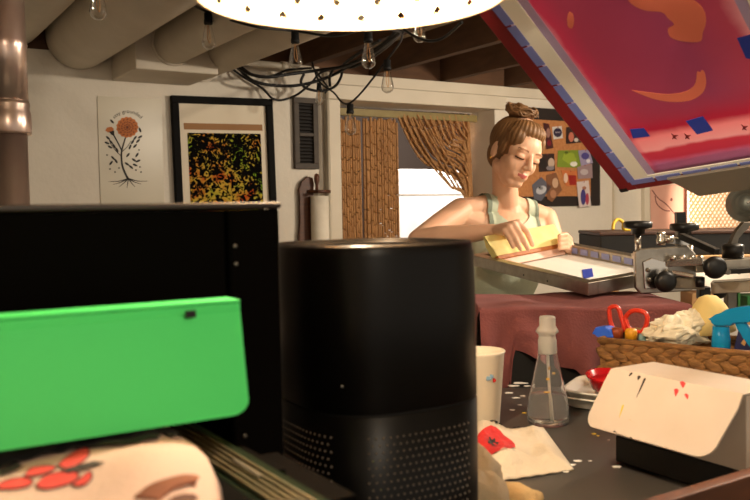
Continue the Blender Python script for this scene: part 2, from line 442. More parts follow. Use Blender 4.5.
tc = nt.nodes.new('ShaderNodeTexCoord'); nz = nt.nodes.new('ShaderNodeTexNoise'); nz.inputs['Scale'].default_value = 44; nz.inputs['Detail'].default_value = 6; nz.inputs['Distortion'].default_value = 1.2
nz2 = nt.nodes.new('ShaderNodeTexNoise'); nz2.inputs['Scale'].default_value = 9; nz2.inputs['Detail'].default_value = 3
r1 = nt.nodes.new('ShaderNodeValToRGB'); e = r1.color_ramp.elements
e[0].position = .56; e[0].color = (0, 0, 0, 1); e[1].position = .61; e[1].color = (1, 1, 1, 1)
r2 = nt.nodes.new('ShaderNodeValToRGB'); e = r2.color_ramp.elements
e[0].position = .38; e[0].color = rgb((120, 150, 40)); e[1].position = .62; e[1].color = rgb((176, 70, 28)); x = e.new(.5); x.color = rgb((190, 160, 60))
mx = nt.nodes.new('ShaderNodeMix'); mx.data_type = 'RGBA'; mx.inputs['A'].default_value = rgb((7, 5, 4))
gr = nt.nodes.new('ShaderNodeTexGradient'); gr.gradient_type = 'SPHERICAL'; mp = nt.nodes.new('ShaderNodeMapping'); mp.inputs['Scale'].default_value = (4.4, 4.4, 3.6); mp.inputs['Location'].default_value = (0, 0, -.75)
L.new(tc.outputs['Object'], nz.inputs['Vector']); L.new(tc.outputs['Object'], nz2.inputs['Vector']); L.new(tc.outputs['Object'], mp.inputs['Vector']); L.new(mp.outputs['Vector'], gr.inputs['Vector'])
ad = nt.nodes.new('ShaderNodeMath'); ad.operation = 'MULTIPLY_ADD'; ad.inputs[1].default_value = .16; L.new(gr.outputs['Fac'], ad.inputs[0]); L.new(nz.outputs['Fac'], ad.inputs[2])
L.new(ad.outputs[0], r1.inputs['Fac']); L.new(nz2.outputs['Fac'], r2.inputs['Fac']); L.new(r1.outputs['Color'], mx.inputs['Factor']); L.new(r2.outputs['Color'], mx.inputs['B']); L.new(mx.outputs['Result'], b.inputs['Base Color'])
ah = mw * 1.12
mb = MB(); mb.box(tilt(t0_ + bw + mw * .09, .0115, ztop - .34 * FW + .004 - ah), TA * mw * .84, N * .001, TZ * ah)
o = obj('print', mb, art, root)
# ---------------- shutter-like vent and paper holder on the wall
ta, zt = wt(293.5, 97, .02); tb, zb = wt(319, 169, .02)
root = thing('wall_vent', W((ta + tb) / 2, 0, zb), 'narrow dark wooden wall vent with slats right of the framed print', 'vent')
gw = mat('grey_brown_wood', (70, 58, 46), .6, col2=(52, 42, 32), scale=20)
w, h = tb - ta, zt - zb; bw = .028
for (x, y, ww, hh) in ((0, 0, w, bw), (0, h - bw, w, bw), (0, bw, bw, h - 2 * bw), (w - bw, bw, bw, h - 2 * bw), (bw, h * .46, w - 2 * bw, .016)):
    mb = MB(); mb.box(W(ta + x, .001, zb + y), A * ww, N * .024, Z * hh, .002); obj('frame_rail', mb, gw, root)
mb = MB(); mb.box(W(ta + bw, .001, zb + bw), A * (w - 2 * bw), N * .004, Z * (h - 2 * bw)); obj('backing', mb, mat('vent_dark', (22, 16, 12), .8), root)
mb = MB()
for i in range(17):
    z = zb + bw + .006 + i * (h - 2 * bw - .012) / 16.5
    mb.box(W(ta + bw, .006, z), A * (w - 2 * bw), N * .01 + Z * .006, Z * .0025)
obj('slats', mb, mat('vent_slat', (24, 17, 13), .7), root)
base = PW(313, 238, 0)
root = thing('paper_roll_holder', (base.x, base.y, base.z - .2), 'carved brown wooden paper roll holder with pegs on the wall below the vent', 'holder')
hp = [(301, 300), (299, 262), (297.5, 235), (299.5, 222), (298.5, 210), (299, 198), (297.5, 190), (300, 182), (306, 176.5), (311, 178), (312.5, 184), (311, 196), (312, 225), (312, 300)]
mb = MB(); mb.prism([PW(x, y, .012) for x, y in hp], N * .02, .003); obj('back_plate', mb, woodb, root)
mb = MB(); a = PW(317, 192, .06); 
mb.lathe(PW(317, 191, .06), [(.005, 0), (.009, .006), (.008, .03), (.013, .05), (.014, .072), (.009, .085), (.002, .088)], Z, 16); obj('peg', mb, woodb, root)
mb = MB(); mb.cyl(PW(308, 191.5, .035), PW(330.5, 191.5, .075), .009, .008); obj('crossbar', mb, woodb, root)
mb = MB(); mb.cyl(PW(319.5, 191.5, .02), PW(319.5, 191.5, .12), .008); obj('bracket_arm', mb, woodb, root)
mb = MB(); q = PW(319.5, 196, .07); q2 = V((q.x, q.y, q.z - .45))
mb.lathe(q2, [(.012, 0), (.046, 0), (.046, .45), (.012, .45)], Z, 28); 
tag(obj('paper_roll', mb, paperm), 'white paper roll hanging upright on the carved wooden holder', 'paper roll')
# ---------------- conduits
mb = MB(); a = PW(327, 72, .05); mb.tube([a + N * .0, V((a.x, a.y, .05))], .009, smooth=False); 
tag(obj('conduit_pipe', mb, mat('grey_conduit', (186, 176, 158), .5)), 'thin grey conduit running down the wall beside the doorway', 'pipe')
mb = MB(); mb.tube([PW(237.5, 40, .10), PW(238, 56, .10), PW(242, 61.5, .11), PW(262, 64, .11), PW(283, 66, .11), PW(318, 70, .11)], .016, n=6)
o = obj('white_pipe', mb, trimm); tag(o, 'short white elbow pipe under the joists above the black cables', 'pipe')
mb = MB(); mb.cyl(PW(281, 65.6, .11), PW(287, 66.3, .11), .021); obj('coupling', mb, trimm, o)
# ---------------- cork board and pinned pictures
ta, zt = wt(514, 106, .02); tb, zb = wt(601, 205.5, .02)
root = thing('cork_board', W((ta + tb) / 2, 0, zb), 'pinboard with wide dark border on the wall behind the woman', 'pinboard')
mb = MB(); mb.box(W(ta, .001, zb), A * (tb - ta), N * .014, Z * (zt - zb), .002); obj('backing_board', mb, mat('dark_board', (36, 27, 24), .6), root)
cork = mat('cork', (192, 132, 82), .85, col2=(168, 108, 62), scale=60)
tc0, zc = wt(528, 119, .02); tc1, zcb = wt(592, 196, .02)
mb = MB(); mb.box(W(tc0 - .1, .0152, zcb), A * (tc1 - tc0 + .09), N * .004, Z * (zc - zcb)); obj('cork_sheet', mb, cork, root)
def picture(pts, col, spots, label, s=.021):
    mb = MB(); mb.prism([PW(x, y, s) for x, y in pts], N * .0012)
    cx = sum(p[0] for p in pts) / len(pts); cy = sum(p[1] for p in pts) / len(pts); top = min(p[1] for p in pts)
    q = PW(cx, max(p[1] for p in pts), s); r = thing('pinned_photo', q, label, 'picture', 'pictures pinned to the cork board')
    obj('paper', mb, mat('pic_' + label[:14], col, .5), r)
    for i, (sp, c) in enumerate(spots):
        mb = MB(); mb.prism([PW(x, y, s - .0006) for x, y in sp], N * .0024); obj('motif', mb, mat('ink_%d_%d_%d' % c, c, .5), r)
    mb = MB(); mb.ell(PW(cx, top + 1.2, s - .003), .006, .006, .006, seg=10, rin=6); obj('pin', mb, mat('pin_red', (150, 40, 36), .4), r)
picture([(543, 123), (549, 124), (553.5, 148), (546, 149.5)], (70, 30, 28), [(blob((548, 133), 2, 5), (150, 110, 100)), (blob((549, 143), 2, 3), (120, 24, 40))], 'dark slim photo at the top left of the pinboard')
picture([(552, 127), (561.5, 126), (562.8, 138), (553.5, 139.5)], (206, 200, 196), [(blob((557.5, 132.6), 4.2, 4.6), (44, 36, 62)), ([(555, 131.8), (560, 131.4), (560.1, 132.8), (555.1, 133.2)], (190, 180, 190))], 'small white card with a round dark purple badge')
picture([(566, 127.5), (571.5, 126.5), (582, 142.5), (566, 144)], (52, 32, 28), [(blob((571, 137), 2.6, 5), (190, 110, 88)), (blob((576, 140), 2, 2), (200, 190, 180))], 'dark photo of a figure partly hidden by the red screen frame')
picture([(538, 154), (554, 153.5), (555, 171), (539, 172)], (74, 60, 54), [(blob((551, 163), 3.2, 5), (190, 168, 150)), (blob((543, 164), 3, 6), (36, 28, 26)), (blob((550, 168), 4, 2.4), (130, 122, 128))], 'dark photo of two pale figures left of the green picture')
picture([(558, 150.5), (579, 150), (581, 168), (557, 167)], (120, 140, 44), [(blob((569, 158), 7, 5.5, .3, 20, .12, 5), (146, 164, 52)), (blob((573.5, 164), 3.6, 2.6), (226, 222, 214)), (blob((566, 153), 2, 1.4), (60, 70, 30))], 'bright green picture with a pale shape in the middle of the pinboard')
picture([(578, 150.5), (589, 149.5), (593, 163), (581, 166)], (150, 140, 170), [(blob((585, 156), 4, 3.4), (74, 66, 130)), (blob((588, 161), 2, 2), (210, 205, 214))], 'lilac card beside the green picture', .024)
picture([(561, 170), (577, 171), (577, 186.5), (566, 186)], (196, 110, 60), [([(568, 175), (576, 175.5), (576, 185), (569.5, 185)], (150, 34, 26)), (blob((565.5, 178), 2, 5), (220, 190, 170))], 'orange picture with a red block below the green one')
picture([(577, 167), (592, 164), (592.5, 178), (578, 179)], (150, 126, 130), [(blob((584, 172), 4, 3), (184, 170, 172))], 'mauve snapshot above the long hanging card', .023)
picture([(532, 185), (541, 177), (551.5, 187), (541, 201), (534, 199)], (92, 92, 104), [(blob((541, 190), 5.5, 4, -.5), (186, 186, 192)), (blob((540.5, 188), 2.5, 1.8), (40, 38, 44))], 'grey photo hung at a slant at the bottom left of the pinboard')
picture([(546, 175), (556, 172.5), (562, 190), (552, 202), (547, 199)], (128, 84, 56), [(blob((555, 183), 3, 5), (196, 160, 132)), (blob((553, 194), 3, 4), (168, 120, 90))], 'brown slanted photo beside the grey slanted one')
picture([(576.5, 182), (588.5, 180.5), (591, 206), (579, 207.5)], (206, 190, 186), [(blob((583, 197), 2.6, 8), (64, 56, 120)), (blob((587, 199), 1.8, 6), (170, 60, 80)), (blob((584, 188), 2, 1.8), (150, 100, 80))], 'long white card with purple figures hanging lowest on the pinboard', .025)
# ================================================================== pendant lamp
LC = V((-.0216, 1.0, 0)); 
LZ = CAMZ + (211.5 - 32) * 1.18 / F; LR = .18
shade_m = mat('copper_shade', (226, 200, 168), .4, .3, col2=(212, 182, 146), scale=12)
root = thing('pendant_lamp', (LC.x, LC.y, LZ), 'large glowing perforated dome pendant lamp hanging at the top of the room', 'lamp')
mb = MB()
prof = []
for i in range(22):
    a = math.radians(-14 + 94 * i / 21)                     # sphere-like dome, rim a little below its widest ring
    prof.append((LR * 1.03 * math.cos(a), .136 * (math.sin(a) + math.sin(math.radians(14)))))
seg = 105
rings = [[V((LC.x + r * math.cos(2 * PI * j / seg), LC.y + r * math.sin(2 * PI * j / seg), LZ + h)) for j in range(seg)] for r, h in prof]
vs = [[mb.b.verts.new(p) for p in r] for r in rings]
for i in range(len(rings) - 1):
    for j in range(seg):
        k = (j + (2 if (i // 2) % 2 else 0)) % 4
        if 0 < i < 19 and i % 2 == 1 and (j * 2 + (5 if (i // 2) % 2 else 0)) % 10 in (0, 1):   # a punched diamond hole: only the corners stay
            q = (vs[i][j], vs[i][(j + 1) % seg], vs[i + 1][(j + 1) % seg], vs[i + 1][j]); mm = [mb.b.verts.new((q[e].co + q[(e + 1) % 4].co) / 2) for e in range(4)]
            for e in range(4): mb.b.faces.new((q[e], mm[e], mm[e - 1])).smooth = True
            continue
        f = mb.b.faces.new((vs[i][j], vs[i][(j + 1) % seg], vs[i + 1][(j + 1) % seg], vs[i + 1][j])); f.smooth = True
obj('shade', mb, shade_m, root)
mb = MB(); mb.tube([V((LC.x + LR * 1.0 * math.cos(2 * PI * j / 72), LC.y + LR * math.sin(2 * PI * j / 72), LZ)) for j in range(73)], .004, smooth=False, seg=8); obj('rim', mb, shade_m, root)
mb = MB(); mb.cyl((LC.x, LC.y, LZ + .164), (LC.x, LC.y, CZ - .002), .004); obj('cord', mb, wirem, root)
mb = MB(); mb.lathe((LC.x, LC.y, LZ + .112), [(.022, 0), (.022, .05), (.045, .055), (.045, .062), (.012, .07)]); obj('socket', mb, blackp, root)
mb = MB(); mb.lathe((LC.x, LC.y, LZ + .034), [(.002, 0), (.015, .003), (.024, .014), (.027, .027), (.023, .043), (.014, .064), (.013, .080)], seg=24)
bulbm = mat('lit_bulb', (255, 220, 170), .4, emit=(255, 206, 140), estr=260)
obj('bulb', mb, bulbm, root)

# ================================================================== string lights
root = thing('string_lights', P(350, 60, 2.9), 'string of clear teardrop bulbs on a black cord under the ceiling', 'string lights')
bl = [(97, -26, 2.4, 1), (208, 13, 3.0, 1), (295, 32, 2.9, .95), (368, 30, 2.7, .95), (387, 60, 3.3, 1), (350, 104, 3.5, 1), (319, 83, 4.0, .8), (419, 8, 2.6, .8)]
cord = [P(40, -60, 1.9), P(97, -28, 2.4), P(150, -14, 2.4), P(208, 12, 3.0), P(252, 26, 2.8), P(295, 31, 2.9), P(335, 36, 2.8), P(368, 29, 2.7), P(402, 34, 3.0), P(386, 61, 3.3), P(350, 103, 3.5), P(333, 92, 3.8), P(319, 81, 4.0), P(312, 62, 4.1)]
mb = MB(); mb.tube(cord, .0042, n=8)
mb.tube([P(402, 34, 3.0), P(412, 20, 2.8), P(419, 7, 2.6), P(438, -8, 2.4), P(470, -30, 2.2)], .004, n=8)
mb.tube([P(402, 28, 2.55), P(416, 37, 2.5), P(432, 41, 2.45), P(446, 36, 2.4), P(462, 22, 2.3)], .004, n=8)
obj('cord', mb, wirem, root)
fil = mat('filament', (190, 140, 90), .5, .5)
for x, y, Y, k in bl:
    p = P(x, y, Y); h = k * .026
    mb = MB(); mb.lathe(p, [(.014 * k, 0), (.014 * k, -h), (.0155 * k, -h), (.0155 * k, -h - .012)], seg=16)
    mb2 = MB(); q = p - Z * (h + .012)
    mb2.lathe(q, [(.0125 * k, 0), (.0135 * k, -.012 * k), (.022 * k, -.05 * k), (.0245 * k, -.066 * k), (.021 * k, -.078 * k), (.011 * k, -.087 * k), (.001, -.089 * k)], seg=20)
    b_ = obj('bulb', mb2, glass, root)
    obj('socket', mb, blackrub, b_)
    mb = MB(); mb.tube([q - Z * .004, q + V((.005, 0, -.045 * k)), q + V((.003, 0, -.066 * k)), q + V((-.004, 0, -.045 * k)), q - V((.002, 0, .004))], .0011, seg=6)
    obj('filament', mb, fil, b_)

# ================================================================== loops of black cable
def cable(pts, r, label):
    mb = MB(); mb.tube([PW(x, y, s) if s < 1.5 else P(x, y, s) for x, y, s in pts], r * .64, n=10)
    return tag(obj('black_cable', mb, wirem), label, 'cable', 'black cables looped along the wall top')
cable([(236, 60, .10), (237, 66, .13), (250, 74, .2), (268, 77, .24), (290, 74, .26), (320, 70, .3), (345, 66, .5), (375, 52, .8), (398, 34, 1.1), (415, 12, 1.35)], .012, 'thick black cable sagging least under the short white elbow pipe')
cable([(234, 62, .07), (240, 70, .1), (256, 82, .15), (285, 86, .18), (310, 83, .22), (335, 74, .3), (362, 58, .6), (388, 40, .9), (404, 20, 1.2)], .012, 'thick black cable in the long middle sag across the wall')
cable([(231, 68, .02), (245, 78, .025), (262, 88, .035), (272, 98, .05), (282, 100, .06), (298, 94, .1), (312, 82, .2), (322, 72, .3), (345, 66, .45)], .009, 'black cable dipping lowest, over the corner of the framed print')
cable([(304, 74, .2), (301, 82, .2), (306, 88, .21), (320, 91, .23), (334, 87, .26), (341, 77, .3), (343, 66, .35), (352, 58, .5), (380, 40, .9)], .0105, 'black cable making the round loop beside the wall vent')
cable([(238, 64, .06), (255, 76, .12), (272, 76, .16), (288, 70, .2), (312, 68, .25)], .009, 'short black cable lying close under the white elbow pipe')
cable([(330, 86, .24), (330, 76, .28), (336, 68, .35), (356, 66, .5), (385, 48, .8), (410, 22, 1.2)], .011, 'black cable rising steeply from the round loop to the lamp')
cable([(312, 66, .24), (318, 74, .22), (324, 82, .2), (328, 88, .19), (325, 93, .2)], .007, 'thin black cable end with a plug inside the round loop')

# ================================================================== worktable
TZ0 = .90
tabm = mat('black_tabletop', (60, 58, 55), .32, spec=.5)
nt, b, L = nodes_of('black_tabletop')
tc = nt.nodes.new('ShaderNodeTexCoord')
vo = nt.nodes.new('ShaderNodeTexVoronoi'); vo.inputs['Scale'].default_value = 26; vo.inputs['Randomness'].default_value = 1
nz = nt.nodes.new('ShaderNodeTexNoise'); nz.inputs['Scale'].default_value = 60; nz.inputs['Detail'].default_value = 3
nb = nt.nodes.new('ShaderNodeTexNoise'); nb.inputs['Scale'].default_value = 5
for n_ in (vo, nz, nb): L.new(tc.outputs['Object'], n_.inputs['Vector'])
m1 = nt.nodes.new('ShaderNodeMath'); m1.operation = 'MULTIPLY_ADD'; m1.inputs[1].default_value = .5; L.new(nz.outputs['Fac'], m1.inputs[0]); L.new(vo.outputs['Distance'], m1.inputs[2])
m2 = nt.nodes.new('ShaderNodeMath'); m2.operation = 'LESS_THAN'; m2.inputs[1].default_value = .285; L.new(m1.outputs[0], m2.inputs[0])
m3 = nt.nodes.new('ShaderNodeMath'); m3.operation = 'GREATER_THAN'; m3.inputs[1].default_value = .5; L.new(nb.outputs['Fac'], m3.inputs[0])
m4 = nt.nodes.new('ShaderNodeMath'); m4.operation = 'MULTIPLY'; L.new(m2.outputs[0], m4.inputs[0]); L.new(m3.outputs[0], m4.inputs[1])
mx = nt.nodes.new('ShaderNodeMix'); mx.data_type = 'RGBA'; mx.inputs['A'].default_value = rgb((60, 58, 55)); mx.inputs['B'].default_value = rgb((190, 184, 172))
L.new(m4.outputs[0], mx.inputs['Factor']); L.new(mx.outputs['Result'], b.inputs['Base Color'])
rr = nt.nodes.new('ShaderNodeMapRange'); rr.inputs['To Min'].default_value = .26; rr.inputs['To Max'].default_value = .42; L.new(nb.outputs['Fac'], rr.inputs['Value']); L.new(rr.outputs['Result'], b.inputs['Roughness'])
root = thing('worktable', (0, 1.0, 0), 'black paint-specked worktable carrying the bottle, rag and white box', 'table')
x0, x1, y0, y1 = -.95, 1.05, .12, 1.83
mb = MB(); mb.box((x0, y0, TZ0 - .04), V((x1 - x0, 0, 0)), V((0, y1 - y0, 0)), V((0, 0, .04)), .004); obj('top', mb, tabm, root)
for x in (x0 + .04, x1 - .1):
    for y in (y0 + .04, y1 - .1):
        mb = MB(); mb.box((x, y, 0), (.06, 0, 0), (0, .06, 0), (0, 0, TZ0 - .041), .003); obj('leg', mb, blackm, root)
mb = MB(); mb.box((x0 + .04, y1 - .045, TZ0 - .14), (x1 - x0 - .08, 0, 0), (0, .02, 0), (0, 0, .0985)); obj('apron', mb, blackm, root)
# individual dried paint drips
mb = MB()
for (x, y, r, c) in [(513, 386, .012, 0), (520, 383, .016, 0), (509, 393, .009, 0), (527, 386, .008, 0), (516, 398, .007, 0), (512, 410, .006, 0), (577, 461, .007, 0), (572, 465, .006, 0), (617, 467, .007, 0), (566, 472, .005, 0), (590, 461, .003, 0), (520, 405, .004, 0), (523, 396, .005, 0)]:
    q = PZ(x, y, TZ0 + .0006); mb.prism([q + V((r * (1 + .4 * random.uniform(-1, 1)) * math.cos(a), .7 * r * (1 + .4 * random.uniform(-1, 1)) * math.sin(a), 0)) for a in [2 * PI * i / 11 for i in range(11)]], Z * .0006)
obj('paint_drips', mb, mat('paint_white', (226, 222, 214), .5), root)
mb = MB()
for (x, y, r) in [(594, 434, .004), (598, 436, .003), (524, 413, .004)]:
    q = PZ(x, y, TZ0 + .0006); mb.prism([q + V((r * math.cos(a) * random.uniform(.6, 1.3), r * math.sin(a), 0)) for a in [2 * PI * i / 9 for i in range(9)]], Z * .0006)
obj('yellow_paint_drips', mb, mat('paint_yellow', (214, 180, 50), .5), root)

# ================================================================== clear bottle
bp = PZ(548, 423, TZ0); bc = V((bp.x, bp.y, TZ0 + .0005)); kb = bp.y / 1.53
root = thing('squirt_bottle', bc, 'clear conical bottle half full of water with a frosted cap', 'bottle')
R = .0375 * kb; HT = .129 * kb
def prof_out(g=0): return [(.004, g), (R * .93 - g, g), (R - g, .006 + g), (R * 1.0 - g, .026), (R * .90 - g, .05), (R * .70 - g, .082), (R * .51 - g, HT - .012), (.0168 - g, HT), (.0155 - g, HT + .012)]
mb = MB(); rings_o = prof_out(); rings_i = [(r, h) for r, h in prof_out(.0016)][::-1]
mb.lathe(bc, rings_o + rings_i, seg=40, cap0=True, cap1=True); obj('bottle_body', mb, bottleg, root)
mb = MB(); wl = .050 * kb
mb.lathe(bc + Z * .002, [(.004, .0002), (R * .92 - .002, .0002), (R - .0021, .0075), (R - .0022, .026), (R * .90 - .002, wl), (.002, wl)], seg=40); obj('water', mb, waterm, root)
mb = MB(); mb.tube([bc + V((.006, 0, .006)), bc + V((.002, 0, .08)), bc + V((0, 0, HT + .01))], .0028, seg=10); obj('dip_tube', mb, whitepl, root)
frost = mat('frosted_plastic', (214, 210, 200), .35, trans=.6, ior=1.2)
mb = MB(); mb.lathe(bc + Z * (HT + .0125), [(.0170, -.014), (.0172, -.012), (.0166, .010), (.0145, .016), (.0150, .020), (.0205, .025), (.0185, .030), (.0150, .036), (.0140, .050), (.0125, .053), (.002, .054)], seg=22)
for v in mb.b.verts:
    n_ = noise.noise(v.co * 90) * .002; v.co.x += n_; v.co.y += n_ * .6
obj('cap', mb, frost, root)
mb = MB(); mb.box(bc + V((-.003, -R * .52, .10)), (.004, 0, 0), (0, .001, 0), (0, 0, .006)); 
cap_spots = mb
mb.box(bc + V((.004, -R * .56, .092)), (.005, 0, 0), (0, .001, 0), (0, 0, .004)); mb.box(bc + V((-.008, -R * .72, .083)), (.006, 0, 0), (0, .001, 0), (0, 0, .004)); mb.box(bc + V((-.013, -R * .93, .062)), (.010, 0, 0), (0, .001, 0), (0, 0, .0025))
obj('paint_specks', mb, mat('paint_ochre', (204, 160, 70), .5), root)

# ================================================================== paper cup
q = PZ(480, 425, TZ0); cc = V((q.x, q.y, TZ0 + .0005)); 
rimz = CAMZ - (352 - 208) * q.y / F - TZ0
root = thing('paper_cup', cc, 'white paper cup with small paint smudges beside the clear bottle', 'cup')
mb = MB(); mb.lathe(cc, [(.033, 0), (.035, .004), (.0445, rimz - .004), (.0470, rimz), (.0455, rimz + .002), (.0435, rimz - .004), (.034, .012)], seg=40); obj('cup_body', mb, mat('cup_paper', (218, 206, 184), .6), root)
mb = MB()
for a, h, w, c in ((-.35, .095, .006, 0), (-.22, .092, .008, 0), (-.5, .088, .005, 1)):
    r = .0352 + .0098 * h / rimz + .0003
    x = math.sin(-a) * r; y = -math.cos(a) * r
    mb.mi = c; mb.ell(cc + V((x, y, h)), w, .0006, .004, X=V((math.cos(a), math.sin(a), 0)), Y=V((-math.sin(a), math.cos(a), 0)), seg=10, rin=6)
obj('smudges', mb, [mat('smudge_blue', (120, 150, 170), .6), mat('smudge_red', (190, 40, 34), .6)], root)

# ================================================================== rag with a printed poppy
ragm = mat('rag_cotton', (198, 187, 168), .9, col2=(186, 173, 152), scale=12, bump=.25, bscale=160)
C00 = PZ(478, 486, TZ0); C10 = PZ(574, 471, TZ0); C11 = PZ(543, 424, TZ0 + .008); C01 = PZ(462, 431, TZ0 + .008)
def rag(u, v):
    p = C00.lerp(C10, u).lerp(C01.lerp(C11, u), v)
    e = min(u, 1 - u, v, 1 - v) * 5; e = min(1, max(0, e))
    h = .003 + e * (.014 + .020 * noise.noise(V((u * 3.1, v * 3.2, 1.7))) + .006 * abs(noise.noise(V((u * 6 + v * 3, v * 4, 5.7)))) + .010 * math.exp(-((v - .85) / .12) ** 2) + .01 * math.exp(-((u - .12) / .14) ** 2)) 
    w = .0014 * math.sin(u * 44) * max(0, 1 - v * 6)
    return V((p.x, p.y + w, TZ0 + h))
root = thing('cotton_rag', (C00 + C11) / 2 * 1, 'crumpled white rag with a red poppy print lying before the bottle', 'rag')
root.location.z = TZ0
mb = MB(); mb.grid(rag, 60, 50, .0022); obj('cloth', mb, ragm, root)
def on_rag(px, py):
    best = None
    for i in range(61):
        for j in range(51):
            q = rag(i / 60, j / 50); d = q - CAM; dd = cam.matrix_world.inverted() @ q
            x = 375 + F * dd.x / -dd.z; y = 250 - F * dd.y / -dd.z; e = (x - px) ** 2 + (y - py) ** 2
            if best is None or e < best[0]: best = (e, i / 60, j / 50)
    return best[1], best[2]
def rag_patch(mb, cu, cv, ru, rv, k=26, lob=0, n=5, off=.0016, ph=0):
    vs = []
    c = mb.b.verts.new(rag(cu, cv) + Z * off); prev = None
    rings = []
    for rr_ in (.25, .5, .75, 1):
        rings.append([mb.b.verts.new(rag(min(1, max(0, cu + ru * rr_ * (1 + lob * math.cos(n * a + ph)) * math.cos(a))), min(1, max(0, cv + rv * rr_ * (1 + lob * math.cos(n * a + ph)) * math.sin(a)))) + Z * off) for a in [2 * PI * i / k for i in range(k)]])
    for i in range(k):
        mb.b.faces.new((c, rings[0][i], rings[0][(i + 1) % k]))
        for a, b_ in zip(rings, rings[1:]): mb.b.faces.new((a[i], b_[i], b_[(i + 1) % k], a[(i + 1) % k]))
cu, cv = on_rag(494, 446)
mb = MB(); rag_patch(mb, cu, cv, .22, .27, lob=.07, n=5, off=.0018); obj('poppy_print', mb, mat('poppy_red', (186, 36, 34), .8, col2=(158, 24, 28), scale=60), root)
mb = MB(); rag_patch(mb, cu - .01, cv + .02, .055, .085, lob=.3, n=7, off=.0030); obj('poppy_centre', mb, mat('print_black', (28, 22, 22), .8), root)
for du, dv in ((.1, .33), (.34, .42), (.39, .42), (.16, .37), (.06, .36)):
    mb = MB(); rag_patch(mb, min(.95, cu + du), min(.97, cv + dv), .022, .03, off=.0026, k=12); obj('dot_print', mb, mat('print_black', (28, 22, 22), .8), root)

# cream canvas bags slumped in front of the rag
cream = mat('cream_canvas', (182, 166, 138), .9, col2=(164, 146, 118), scale=10, bump=.3, bscale=120)
q = PZ(480, 500, TZ0 + .04); 
mb = MB(); mb.ell(V((q.x - .005, 1.06, TZ0 + .046)), .040, .055, .045, wob=.22, seg=30, rin=20); mb.ell(V((q.x + .002, 1.02, TZ0 + .036)), .036, .042, .036, wob=.2, seg=26, rin=16)
tag(obj('cream_cloth', mb, cream), 'bunched cream cloth right against the black air purifier', 'cloth')
q = PZ(515, 502, TZ0 + .01)
mb = MB(); mb.ell(V((q.x - .012, q.y - .01, TZ0 + .018)), .045, .035, .018, wob=.25, seg=26, rin=16)
tag(obj('tan_cloth', mb, mat('tan_canvas', (192, 164, 118), .9, bump=.3, bscale=100)), 'small tan cloth below the poppy rag at the table front', 'cloth')

# ================================================================== white trays and red bowl
q = PZ(601, 407, TZ0); tc_ = V((q.x + .01, q.y, TZ0)); ax = V((.8, -.6, 0)); ay = V((.6, .8, 0))
def tray(c, hx, hy, h, label, tiltv=0):
    mb = MB(); rings = []
    for (k, z) in ((.80, 0), (.84, .003), (.97, h), (1.03, h), (1.03, h - .003), (.99, h - .004), (.82, .0), (.80, 0)):
        pass
    def rr(k, z): 
        out = []
        for i in range(40):
            a = 2 * PI * i / 40; e = 5; ca, sa = math.cos(a), math.sin(a)
            r = (abs(ca) ** e + abs(sa) ** e) ** (-1 / e)
            x = hx * r * ca * k; y = hy * r * sa * k
            out.append(c + ax * x + ay * y + Z * (z + .002 + tiltv * (y + hy)))
        return out
    mb.ring_surface([rr(.82, 0), rr(.87, .002), rr(.98, h), rr(1.04, h), rr(1.04, h + .003), rr(.96, h + .003), rr(.85, .006), rr(.82, .004)], True, True, True)
    return tag(obj('white_tray', mb, whitepl), label, 'tray', 'stacked white trays')
tray(tc_, .075, .055, .018, 'lower white tray lying on the black tabletop behind the box')
tray(tc_ + V((.004, .004, .013)), .075, .055, .016, 'upper white tray, tipped, under the red bowl', .12)
bq = tc_ + V((.004, -.004, .031))
rb = mat('red_translucent', (200, 30, 36), .2, trans=.35, ior=1.3)
root = thing('red_bowl', bq, 'small translucent red bowl sitting in the white trays', 'bowl')
mb = MB(); mb.lathe(bq, [(.018, 0), (.032, .006), (.043, .03), (.045, .034), (.0425, .033), (.03, .010), (.018, .004)], V((.0, -.12, 1)), 32); obj('bowl_body', mb, rb, root)
mb = MB(); mb.lathe(bq + Z * .006, [(.029, .004), (.036, .017), (.002, .017)], V((0, -.12, 1)), 28); obj('red_ink', mb, mat('red_ink', (196, 26, 30), .3), root)

# ================================================================== white cardboard box on a black case
Pq = PZ(615, 462, TZ0); fd = V((.516, -.857, 0)); bd = V((.857, .516, 0)); BL = .224; BW = .085
zs = CAMZ - (437 - 205.8) * Pq.y / F; ztb = CAMZ - (369 - 205.8) * Pq.y / F
P0 = V((Pq.x, Pq.y, TZ0))
tag(obj('black_case', MB().box(P0 + Z * .001, fd * BL, bd * (BW + .02), Z * (zs - TZ0 - .002), .003), blackm), 'flat black case under the white cardboard box', 'case')
card = mat('white_card', (194, 181, 168), .75, col2=(186, 172, 157), scale=14)
root = thing('cardboard_box', P0 + fd * BL / 2 + bd * BW / 2 + Z * (zs - TZ0), 'paint-spotted white cardboard box with its front flap hanging out', 'box')
root.location.z = zs
Bo = V((P0.x, P0.y, zs)); Hb = ztb - zs; th_ = .003
mb = MB()
mb.box(Bo, fd * BL, bd * BW, Z * th_); mb.box(Bo + Z * th_, fd * BL, bd * th_, Z * (Hb - 2 * th_)); mb.box(Bo + bd * (BW - th_) + Z * th_, fd * BL, bd * th_, Z * (Hb - 2 * th_))
mb.box(Bo + bd * th_ + Z * th_, fd * th_, bd * (BW - 2 * th_), Z * (Hb - 2 * th_)); mb.box(Bo + fd * (BL - th_) + bd * th_ + Z * th_, fd * th_, bd * (BW - 2 * th_), Z * (Hb - 2 * th_))
obj('box_body', mb, card, root)
mb = MB(); mb.box(Bo + Z * (Hb - th_ + .0005) - bd * .004, fd * BL, bd * (BW + .004), Z * th_, .001); obj('lid', mb, card, root)
